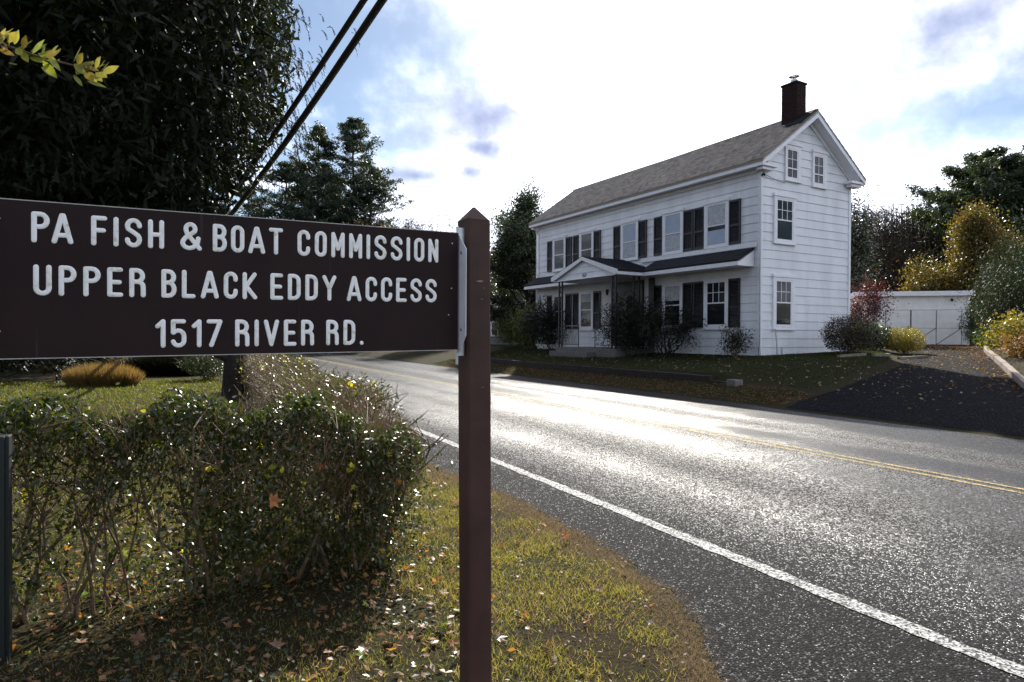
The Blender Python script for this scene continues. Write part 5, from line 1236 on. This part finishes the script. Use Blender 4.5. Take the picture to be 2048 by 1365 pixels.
# ------------------------------------------------------------------ privet hedges
def hedge(name, label, pth, top, width, seed, nstem, nleaf, ntwig, leafsz, dens_top=.6, brown=0., hfun=None):
    """pth: centre line points; top(s): height"""
    rs = np.random.RandomState(seed); t = thing(name, label, 'hedge', (pth[0][0], pth[0][1], 0))
    P = np.array(pth, float); o = P[0].copy(); P = P-o; sl_ = np.r_[0, np.cumsum(np.linalg.norm(np.diff(P, axis=0), axis=1))]; LT = sl_[-1]
    def at(s): return np.stack([np.interp(s, sl_, P[:, 0]), np.interp(s, sl_, P[:, 1])], -1)
    dirv = P[-1]-P[0]; dirv /= np.linalg.norm(dirv); nv_ = np.array([dirv[1], -dirv[0]])
    tips = []
    for i in range(nstem):
        s = LT*(i+.5)/nstem+rs.normal(0, .08); S = []; c = at(s)+nv_*rs.normal(0, width*.12)
        c[0] = c[0]; hh = top(s/LT)
        for j in range(rs.randint(2, 5)):
            p = np.array([c[0]+rs.normal(0, .03), c[1]+rs.normal(0, .03), -.03]); e = np.array([*(at(np.clip(s+rs.normal(0, .28), 0, LT))+nv_*rs.normal(0, width*.3)), hh*rs.uniform(.75, 1.0)])
            r0 = rs.uniform(.006, .016); a = p
            for k in range(6):
                q = p+(e-p)*((k+1)/6)+rs.normal(0, .018, 3); S.append((*a, *q, r0*(1-k*.12), r0*(1-(k+1)*.12)))
                if k >= 2:
                    for _ in range(3):
                        d = rs.normal(0, 1, 3); d[2] = abs(d[2])*.8+.4; d /= np.linalg.norm(d); l_ = rs.uniform(.10, .28); w_ = q+d*l_
                        if w_[2] < hh*1.04: S.append((*q, *w_, r0*.38, r0*.2)); tips.append(w_)
                a = q
            tips.append(a)
        seg_obj('stem', np.array(S), M['stem'], t, 6)
    # fine twigs
    s = rs.uniform(0, LT, ntwig); c = at(s); w = rs.uniform(-.5, .5, ntwig)*width; hh = np.array([top(q/LT) for q in s]); edge = np.sqrt(np.clip(1-(2*np.abs(w)/width)**4, 0, 1))
    z = hh*(.35+.62*rs.rand(ntwig)**.6)*(.75+.25*edge)
    A = np.stack([c[:, 0]+nv_[0]*w, c[:, 1]+nv_[1]*w, z], 1); d = rs.normal(0, .45, (ntwig, 3)); d[:, 2] = np.abs(d[:, 2])+.45; d[:, :2] += (nv_*(w/width)[:, None])*1.2; d = nrmz(d)
    Ln = rs.uniform(.06, .17, ntwig); R = np.full(ntwig, .0016)
    V, Fc = trileaves(A+d*Ln[:, None]*.5, d, rdir(rs, ntwig), Ln, .0042); tag(link('twigs', npmesh('twigs', V, Fc), t, M['twig']), kind='stuff')
    # leaves: most near the top, clumps lower down
    n1 = int(nleaf*dens_top); n2 = nleaf-n1
    s = rs.uniform(0, LT, n1); w = rs.uniform(-.54, .54, n1)*width; hh = np.array([top(q/LT) for q in s]); lump = .05*np.sin(s*9+seed)+.035*np.sin(s*23+w*14)
    edge = np.clip(1-(2*np.abs(w)/width)**4, 0, 1)**.5
    z = (hh+lump)*(.80+.2*edge)-np.abs(rs.normal(0, .10, n1)); c = at(s); C1 = np.stack([c[:, 0]+nv_[0]*w, c[:, 1]+nv_[1]*w, z], 1)
    k = 26+int(LT*9); cs = rs.uniform(0, LT, k); cwv = rs.uniform(-.5, .5, k)*width; cz = rs.uniform(.12, .85, k)*np.array([top(q/LT) for q in cs]); id_ = rs.randint(0, k, n2)
    c = at(cs); C2 = np.stack([c[:, 0]+nv_[0]*cwv, c[:, 1]+nv_[1]*cwv, cz], 1)[id_]+rs.normal(0, 1, (n2, 3))*np.array([.13, .10, .12]); C2 = C2[C2[:, 2] > .02]
    C = np.concatenate([C1, C2]); n = len(C)
    keep = rs.rand(n) > brown*.6; C = C[keep]; n = len(C)
    leaf_obj('foliage', C, rdir(rs, n, (0, 0, .5)), rdir(rs, n, (-.10, -.16, 1.0), .55), leafsz*rs.uniform(.6, 1.35, n), leafsz*.5*rs.uniform(.7, 1.2, n), M['privet'], t, fold=.12)
    nb = int(nleaf*(.03+brown*.25)); id_ = rs.randint(0, n, nb); leaf_obj('dry_leaves', C[id_]+rs.normal(0, .03, (nb, 3)), rdir(rs, nb), rdir(rs, nb), leafsz*rs.uniform(.5, 1.0, nb), leafsz*.45, M['twig'], t, fold=.1)
    ny = max(6, int(LT*9)); id_ = rs.randint(0, n, ny); cl = np.repeat(C[id_], 5, 0)+rs.normal(0, .025, (ny*5, 3)); leaf_obj('yellow_leaves', cl, rdir(rs, ny*5), rdir(rs, ny*5), leafsz*1.1, leafsz*.8, M['yellowleaf'], t)
    return t
hedge('privet_hedge', 'clipped privet hedge facing the camera below the sign, glossy leaves over bare stems', [(-2.3, 4.22), (-.4, 4.18), (.9, 4.15), (1.38, 4.2)],
      lambda s: 1.09-.26*max(0, (s-.78)/.22)**1.4+.025*sin(s*31), .58, 31, 22, 33000, 9000, .040, .66)
hedge('privet_hedge', 'brown twiggy privet hedge running back along the road edge', [(1.15, 4.7), (1.15, 7), (1.4, 10), (1.62, 14), (1.7, 19)],
      lambda s: 1.08+.05*sin(s*25)+.03*sin(s*61), .72, 32, 36, 38000, 60000, .036, .6, brown=.62)
hedge('privet_hedge', 'short bare end of the hedge corner near the road shoulder', [(1.05, 4.45), (1.35, 4.75), (1.5, 5.4)], lambda s: .86-.12*s, .55, 33, 7, 6000, 14000, .032, .4, brown=.5)

# ------------------------------------------------------------------ posts by the hedge
b = MB(); b.box(-.13, 0, -.035, .035, -.3, 1.03); b.box(-.045, -.015, -.05, -.036, -.3, 1.03)
o = b.build('fence_post', M['greenpost'], bevel=.004); o.location = (-.69, 3.70, 0); o.rotation_euler = (0, 0, radians(1)); tag(o, 'dark green post standing in the hedge at the left edge', 'post')
mx_, my_ = gp(560, 21); mb_ = thing('mailbox', 'black mailbox above the far end of the road hedge', 'mailbox', (mx_, my_, 0), radians(5))
b = MB(); b.box(-.05, .05, -.05, .05, -.2, .92); b.build('post', M['darkbark'], mb_)
pr = [(-.17, 0), (.17, 0), (.17, .18)]+[(.17*cos(radians(a)), .18+.15*sin(radians(a))) for a in range(20, 180, 20)]+[(-.17, .18)]
b = MB(); b.prism([(x, z+.92) for x, z in pr], 1, -.3, .3); b.build('box', M['ironwork'], mb_)
b = MB(); b.box(.172, .182, -.1, -.06, 1.0, 1.25); b.build('flag', M['red'], mb_)
# gnarled stub on the double trunk is part of the tree; stones and bricks in the yard
rs = np.random.RandomState(77)
def rock(name, label, x, y, s, seed, mat='stone', cat='stone', group=None, z=0):
    r_ = np.random.RandomState(seed); bm_ = MB(); n = 8; vs = []
    for i, (zz, k) in enumerate(((-.3, .8), (.1, 1.0), (.6, .85), (.85, .5))):
        for j in range(n): a = j/n*2*pi; q = k*(1+r_.uniform(-.14, .14)); vs.append((cos(a)*q*s[0], sin(a)*q*s[1], zz*s[2]*(1+r_.uniform(-.08, .08))))
    fs = [(i*n+j, i*n+(j+1) % n, (i+1)*n+(j+1) % n, (i+1)*n+j) for i in range(3) for j in range(n)]+[tuple(range(3*n, 4*n))]
    bm_.add(vs, fs); o = bm_.build(name, M[mat]); o.location = (x, y, z); o.rotation_euler = (0, 0, r_.uniform(0, 3)); return tag(o, label, cat, group)
st = [(195, 26, .3, 'flat stone behind the left half of the tawny grass clump'), (222, 25.6, .32, 'pale tilted stone above the right half of the tawny grass clump'), (255, 25.3, .42, 'long flat stone beside the seed heads'),
      (285, 25.6, .35, 'stone at the left foot of the dark spiky clump'), (395, 25.2, .4, 'slanting pale stone at the right end of the dark clump'), (240, 26.3, .25, 'small dark stone between two flat stones')]
for i, (px, d, s, lab) in enumerate(st):
    x, y = gp(px, d); rock('stone', lab, x, y, (s, s*.7, .22), 200+i, group='stones edging the far bed')
x, y = gp(342, 16.6); o = MB().box(-.11, .11, -.05, .05, 0, .09).build('brick', M['paletimber'], bevel=.006); o.location = (x, y, 0); o.rotation_euler = (0, 0, .9); tag(o, 'small pale block lying on the lit lawn', 'block')

# ------------------------------------------------------------------ grasses
def tuft(name, label, x, y, rx, ry, h, n, seed, mat, w=.012, splay=.35, cat='ornamental grass', z=0):
    r_ = np.random.RandomState(seed); a = r_.uniform(0, 2*pi, n); q = np.sqrt(r_.rand(n)); B = np.stack([np.cos(a)*q*rx, np.sin(a)*q*ry, np.zeros(n)], 1)
    d = np.stack([B[:, 0]/rx*splay, B[:, 1]/ry*splay, np.ones(n)], 1)+r_.normal(0, .16, (n, 3)); d = nrmz(d); L_ = h*r_.uniform(.65, 1.1, n)*(1-.35*q**3)
    C = B+d*L_[:, None]*.5; V, Fc = leaves(C, d, rdir(r_, n), L_, w); o = link(name, npmesh(name, V, Fc), None, M[mat]); o.location = (x, y, z); return tag(o, label, cat)
x, y = gp(205, 18.5); o = tuft('ornamental_grass', 'low tawny clump of dry grass lit by the sun on the lawn', x, y, .95, .55, .68, 9000, 301, 'clump'); o.rotation_euler = (0, 0, -YAW)
x, y = gp(335, 23.5); o = tuft('ornamental_grass', 'dark green spiky clump with pale plumes below the sign', x, y, 1.25, .7, .95, 9000, 302, 'darkshrub', .022, .6); o.rotation_euler = (0, 0, -YAW)
x, y = gp(365, 24.6); tuft('ornamental_grass', 'pinkish plume grass behind the dark spiky clump', x, y, .6, .5, 1.35, 2600, 303, 'straw', .02, .7)
x, y = gp(268, 25.0); tuft('ornamental_grass', 'pale seed heads beside the flat stones', x, y, .5, .4, 1.0, 1200, 304, 'straw', .02, .7)
x, y = gp(415, 21); shrub('shrub', 'sprawling twiggy shrub between plume grass and dark trunk', x, y, .8, .8, 1.15, 'evergreen', 3500, .07, 305, twigs=500)
x, y = gp(88, 25); shrub('shrub', 'small dark plant with orange top beside the gravel lane', x, y, .4, .4, .5, 'orange', 700, .07, 306)
x, y = gp(20, 28); shrub('shrub', 'long dark shrub row behind the gravel lane', x, y, 6.5, 1.5, 1.9, 'darkshrub', 26000, .16, 307, stems=12, rz=-YAW)

def blades(name, label, X, Y, L_, w, mat, seed, zf=None, lean=.45, patch=None, tri=False):
    r_ = np.random.RandomState(seed); n = len(X); Z = (H(X, Y) if zf is None else np.full(n, zf)); d = nrmz(np.stack([r_.normal(0, lean, n), r_.normal(0, lean, n), np.ones(n)], 1))
    B = np.stack([X, Y, Z-.004], 1); s = nrmz(np.cross(d, rdir(r_, n))); T1 = B+d*(L_*.55)[:, None]; bend = nrmz(d+np.stack([r_.normal(0, .5, n), r_.normal(0, .5, n), -np.abs(r_.normal(0, .35, n))], 1)); T2 = T1+bend*(L_*.45)[:, None]
    w = np.broadcast_to(w, (n,))[:, None]
    T2[:, 2] = np.maximum(T2[:, 2], Z+.003+.008*r_.rand(n)); T1[:, 2] = np.maximum(T1[:, 2], Z+.004)
    if tri:
        V = np.stack([B-s*w*.5, B+s*w*.5, T2], 1).reshape(-1, 3); return tag(link(name, npmesh(name, V, np.arange(n*3).reshape(-1, 3)), None, M[mat]), label, 'grass', kind='stuff')
    V = np.stack([B-s*w*.5, B+s*w*.5, T1+s*w*.42, T1-s*w*.42, T2], 1).reshape(-1, 3); b_ = np.arange(n)*5
    Fc = np.concatenate([np.stack([b_, b_+1, b_+2], 1), np.stack([b_, b_+2, b_+3], 1), np.stack([b_+3, b_+2, b_+4], 1)])
    return tag(link(name, npmesh(name, V, Fc), None, M[mat]), label, 'grass', kind='stuff')
def field(rs, X, Y, f, ph=0):   # cheap smooth pseudo noise
    return (np.sin(X*f+1.3*np.sin(Y*f*.7+ph)+ph)+np.sin(Y*f*1.3+1.7*np.sin(X*f*.8+ph*2)+2*ph)+np.sin((X+Y)*f*2.1+ph)*.6)/2.6
def scatter(rs, n, x0, x1, y0, y1, keep):
    X = rs.uniform(x0, x1, n); Y = rs.uniform(y0, y1, n); k = keep(X, Y); return X[k], Y[k]
rs = np.random.RandomState(401); XE = lambda Y: np.interp(Y, EY, EX)
X, Y = scatter(rs, 270000, -1.6, 2.8, 1.2, 7.2, lambda X, Y: (X < XE(Y)+.0+rs.normal(0, .035, len(X))) & (rs.rand(len(X)) < np.clip(.66*(X > XE(Y)-.3)+.55+.5*field(rs, X, Y, 3.1, .7)+.25*field(rs, X, Y, 9, 2.), .12, 1)*np.where((Y > 2.9) & (X < 1.2), .35, 1)))
L_ = rs.uniform(.018, .05, len(X))*(1+.5*field(rs, X, Y, 4.3, 1.9))
dry = (field(rs, X, Y, 2.3, 4.1)+rs.normal(0, .9, len(X)) > .25) | (X > XE(Y)-.16-.22*rs.rand(len(X)))
blades('grass', 'green and yellowish grass of the verge beside the sign post', X[~dry], Y[~dry], L_[~dry], .0028, 'grass', 1)
blades('dry_grass', 'dry straw coloured grass on the verge and along the asphalt', X[dry], Y[dry], L_[dry]*.95, .0036, 'straw', 2, lean=1.1, tri=True)
n_ = 26000; Y = rs.uniform(1.4, 7, n_); X = XE(Y)-.08+rs.normal(0, .09, n_)*(1.0+.6*np.sin(Y*5.3))+.03*np.sin(Y*13)+.02*np.sin(Y*41); k = X < XE(Y)+.075
blades('dry_grass', 'matted dry grass fringe lapping over the asphalt edge', X[k], Y[k], rs.uniform(.02, .05, k.sum()), .003, 'straw', 7, lean=1.2, tri=True)
cx_ = rs.uniform(.6, 2.6, 90); cy_ = rs.uniform(1.6, 6, 90); id_ = rs.randint(0, 90, 16000); X = cx_[id_]+rs.normal(0, .08, 16000); Y = cy_[id_]+rs.normal(0, .08, 16000); k = X < XE(Y)-.1
blades('grass', 'taller bright tussocks standing out of the verge', X[k], Y[k], rs.uniform(.03, .065, k.sum()), .003, 'grass', 3, lean=.7)
X, Y = scatter(rs, 140000, -12, 1.2, 4.4, 24, lambda X, Y: (rs.rand(len(X)) < np.clip(6/np.maximum(Y, 6), 0, 1)*1.1))
blades('grass', 'sunlit short lawn behind the front hedge', X, Y, rs.uniform(.03, .07, len(X))*(.8+Y*.03), .005+.0013*Y, 'yardgrass', 4, tri=True)
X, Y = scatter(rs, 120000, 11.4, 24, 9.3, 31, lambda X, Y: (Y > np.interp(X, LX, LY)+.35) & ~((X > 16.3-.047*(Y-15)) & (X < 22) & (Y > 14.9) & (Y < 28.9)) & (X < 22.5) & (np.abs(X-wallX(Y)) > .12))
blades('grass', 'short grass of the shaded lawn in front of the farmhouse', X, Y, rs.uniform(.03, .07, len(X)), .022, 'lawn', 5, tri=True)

# ------------------------------------------------------------------ fallen leaves
def maple_mesh(name, seed, mat):
    r_ = np.random.RandomState(seed); out = []
    lob = [(0, 1.0), (28, .45), (50, .86), (78, .42), (105, .72), (140, .36), (180, .22)]
    ang = [a for a, _ in lob]+[360-a for a, _ in lob[1:-1][::-1]]; rad = [q for _, q in lob]+[q for _, q in lob[1:-1][::-1]]
    vs = [(0, 0, 0)]
    for a, q in zip(ang, rad):
        a2 = radians(a+r_.uniform(-6, 6)); q *= r_.uniform(.85, 1.1); x, y = q*cos(a2)*.5, q*sin(a2)*.5; vs.append((x, y, .22*(x*x+y*y)*r_.uniform(.2, 1.6)+r_.uniform(-.03, .05)))
    n = len(vs)-1; fs = [(0, i+1, (i+1) % n+1) for i in range(n)]
    vs += [(-.55, 0, .08), (-.1, .012, 0), (-.1, -.012, 0)]; fs.append((n+1, n+2, n+3))
    me = bpy.data.meshes.new(name); me.from_pydata(vs, [], fs); me.materials.append(mat); me.update(); return me
fl = [('orange', mat_objleaf('fallen_orange', [(.46, .14, .03), (.55, .22, .05), (.36, .11, .03)]), 'orange brown leaf fallen on the grass verge'),
      ('brown', mat_objleaf('fallen_brown', [(.17, .08, .045), (.24, .13, .08), (.11, .06, .04)]), 'dull brown leaf fallen on the grass verge'),
      ('pale', mat_objleaf('fallen_pale', [(.40, .32, .27), (.32, .26, .2)]), 'pale curled leaf fallen on the grass verge'),
      ('green', mat_objleaf('fallen_green', [(.16, .24, .03), (.32, .32, .05)]), 'yellow green leaf fallen on the grass verge')]
ml = [[maple_mesh('fallen_leaf', 10*k+j, f[1]) for j in range(4)] for k, f in enumerate(fl)]
rs = np.random.RandomState(500); buck = {}; rest = []
ORD = ['nearest', 'second nearest', 'third nearest', 'fourth nearest', 'fifth nearest', 'sixth nearest', 'seventh nearest', 'eighth nearest', 'ninth nearest', 'tenth nearest']
cnt = 0
while cnt < 460:
    X = rs.uniform(-.7, 2.6); Y = rs.uniform(1.5, 6.3)
    if X > float(XE(Y))-.05 or rs.rand() > (1.0 if X < 1.7 else .45): continue
    k = rs.choice(4, p=[.42, .40, .09, .09]); s = rs.uniform(.045, .11) if k != 2 else rs.uniform(.03, .055); cnt += 1
    d = X*sin(YAW)+Y*cos(YAW); px = 1024+1290*(X*cos(YAW)-Y*sin(YAW))/d; py = 672+1.5*1290/d
    if py > 1350 or px < 0: continue
    reg = 'right of the sign post' if px > 985 else ('between hedge and sign post' if px > 640 else 'in the shade under the hedge')
    buck.setdefault((k, reg), []).append((d, X, Y, s, rs.uniform(0, 9)))
adj = ['orange brown', 'dull brown', 'pale curled', 'yellow green']
for (k, reg), lst in buck.items():
    lst.sort(key=lambda t: -t[3]); ind = sorted(lst[:10]); rest += [(k, *t) for t in lst[10:]]
    for i, (d, X, Y, s, r0) in enumerate(ind):
        o = bpy.data.objects.new('fallen_leaf', ml[k][i % 4]); COL.objects.link(o); o.location = (X, Y, rs.uniform(.015, .04)); o.rotation_euler = (rs.normal(0, .45), rs.normal(0, .45), r0); o.scale = (s, s, s)
        tag(o, f'{ORD[i]} large {adj[k]} leaf {reg}', 'fallen leaf', f'{adj[k]} leaves fallen {reg}')
for k in range(4):
    sel = [t for t in rest if t[0] == k]; V = []; Fc = []
    for j, (_, d, X, Y, s, r0) in enumerate(sel):
        me = ml[k][j % 4]; mt_ = Matrix.Translation((X, Y, rs.uniform(.012, .035))) @ Matrix.Rotation(r0, 4, 'Z') @ Matrix.Rotation(rs.normal(0, .5), 4, 'X') @ Matrix.Scale(s, 4); b0 = len(V)
        V += [tuple(mt_ @ v.co) for v in me.vertices]; Fc += [tuple(b0+i for i in f.vertices) for f in me.polygons]
    if V:
        me = bpy.data.meshes.new('leaf_litter'); me.from_pydata(V, [], Fc); me.update(); tag(link('leaf_litter', me, None, M['paleleaf' if k == 2 else ('brownleaf' if k < 2 else 'yellowleaf')]), f'smaller {adj[k]} maple leaves lying about the verge', 'leaf litter', kind='stuff')
# a few leaves caught in the hedge
for i, (px, py, d, k) in enumerate(((545, 1003, 3.45, 0), (300, 842, 3.5, 0), (402, 890, 3.6, 0), (590, 1240, 3.4, 0), (798, 962, 4.0, 0), (640, 930, 3.8, 0), (708, 972, 3.9, 3), (630, 822, 3.9, 3))):
    lab = ['large orange leaf caught in the middle of the hedge', 'brown leaf on top of the hedge near the left', 'orange leaf caught under the hedge top', 'yellow orange leaf standing at the hedge foot', 'red orange leaf in the right end of the hedge', 'small orange leaf in the hedge right of the middle', 'light green leaf low in the right of the hedge', 'yellow green leaf above the hedge top'][i]
    o = bpy.data.objects.new('caught_leaf', ml[k][i % 4]); COL.objects.link(o); o.location = cpt(px, py, d); o.rotation_euler = (1.2, .3*i, .5*i); s = .12 if i == 0 else .065; o.scale = (s, s, s); tag(o, lab, 'fallen leaf')
def litter(name, label, X, Y, size, mat, seed, dz=.012, zz=None):
    r_ = np.random.RandomState(seed); n = len(X); Z = (H(X, Y) if zz is None else zz)+dz+r_.rand(n)*.02
    C = np.stack([X, Y, Z], 1); V, Fc = leaves(C, rdir(r_, n, (0, 0, 0))*np.array([1, 1, .3]), rdir(r_, n, (0, 0, 2.2)), size*r_.uniform(.6, 1.3, n), size*.6*r_.uniform(.7, 1.2, n), .12)
    return tag(link(name, npmesh(name, V, Fc), None, M[mat]), label, 'leaf litter', kind='stuff')
X, Y = scatter(rs, 2200, -1.8, 2.7, 1.3, 7, lambda X, Y: X < XE(Y)); litter('leaf_litter', 'bits of brown leaf scattered through the verge grass', X, Y, .022, 'straw', 1)
X, Y = scatter(rs, 1300, -2.2, 1.6, 2.6, 5.2, lambda X, Y: X > -9); litter('leaf_litter', 'brown leaf litter under the front hedge', X, Y, .045, 'brownleaf', 2)
X, Y = scatter(rs, 3200, -2.2, 1.2, 2.2, 4.9, lambda X, Y: field(rs, X, Y, 3.3, 2.2)+.3 > 0); litter('ground_cover', 'dark creeping leaves on the shaded ground under the hedge', X, Y, .034, 'evergreen', 12, .02)
X, Y = scatter(rs, 9000, 11.3, 12.6, 9.5, 30, lambda X, Y: rs.rand(len(X)) < .8); litter('leaf_litter', 'leaf litter on the bank below the retaining wall', X, Y, .055, 'litter', 3)
X, Y = scatter(rs, 26000, 12, 33, 6, 21, lambda X, Y: (Y > np.interp(X, RX, RY)) & (Y < np.interp(X, LX, LY)) & (rs.rand(len(X)) < np.clip(.05+.9*np.exp(-(Y-np.interp(X, RX, RY))/.7)*(X > 14)+.8*ss(25, 31, X)+.10*ss(15, 24, X), 0, 1)))
litter('leaf_litter', 'orange and pale leaves strewn over the driveway', X, Y, .075, 'litter', 4, .02)
X, Y = scatter(rs, 1600, 13, 31, 7, 20, lambda X, Y: (Y > np.interp(X, RX, RY)) & (Y < np.interp(X, LX, LY))); litter('leaf_litter', 'pale leaves catching light on the driveway', X, Y, .07, 'paleleaf', 5, .02)
X, Y = scatter(rs, 1400, 12.8, 22, 10, 29, lambda X, Y: (Y > np.interp(X, LX, LY)) & (X < 16.4)); litter('leaf_litter', 'scattered leaves on the shaded front lawn', X, Y, .07, 'paleleaf', 6)
X, Y = scatter(rs, 7000, 14, 33, 3, 17, lambda X, Y: (Y < np.interp(X, RX, RY)) & (Y > np.interp(X, RX, RY)-2.2)); litter('leaf_litter', 'leaves and mulch in the bed beyond the edging timbers', X, Y, .08, 'litter', 7)
X, Y = scatter(rs, 2500, -6, 1.2, 5, 24, lambda X, Y: X < 9); litter('leaf_litter', 'leaves on the sunlit lawn behind the hedge', X, Y, .05, 'litter', 8)
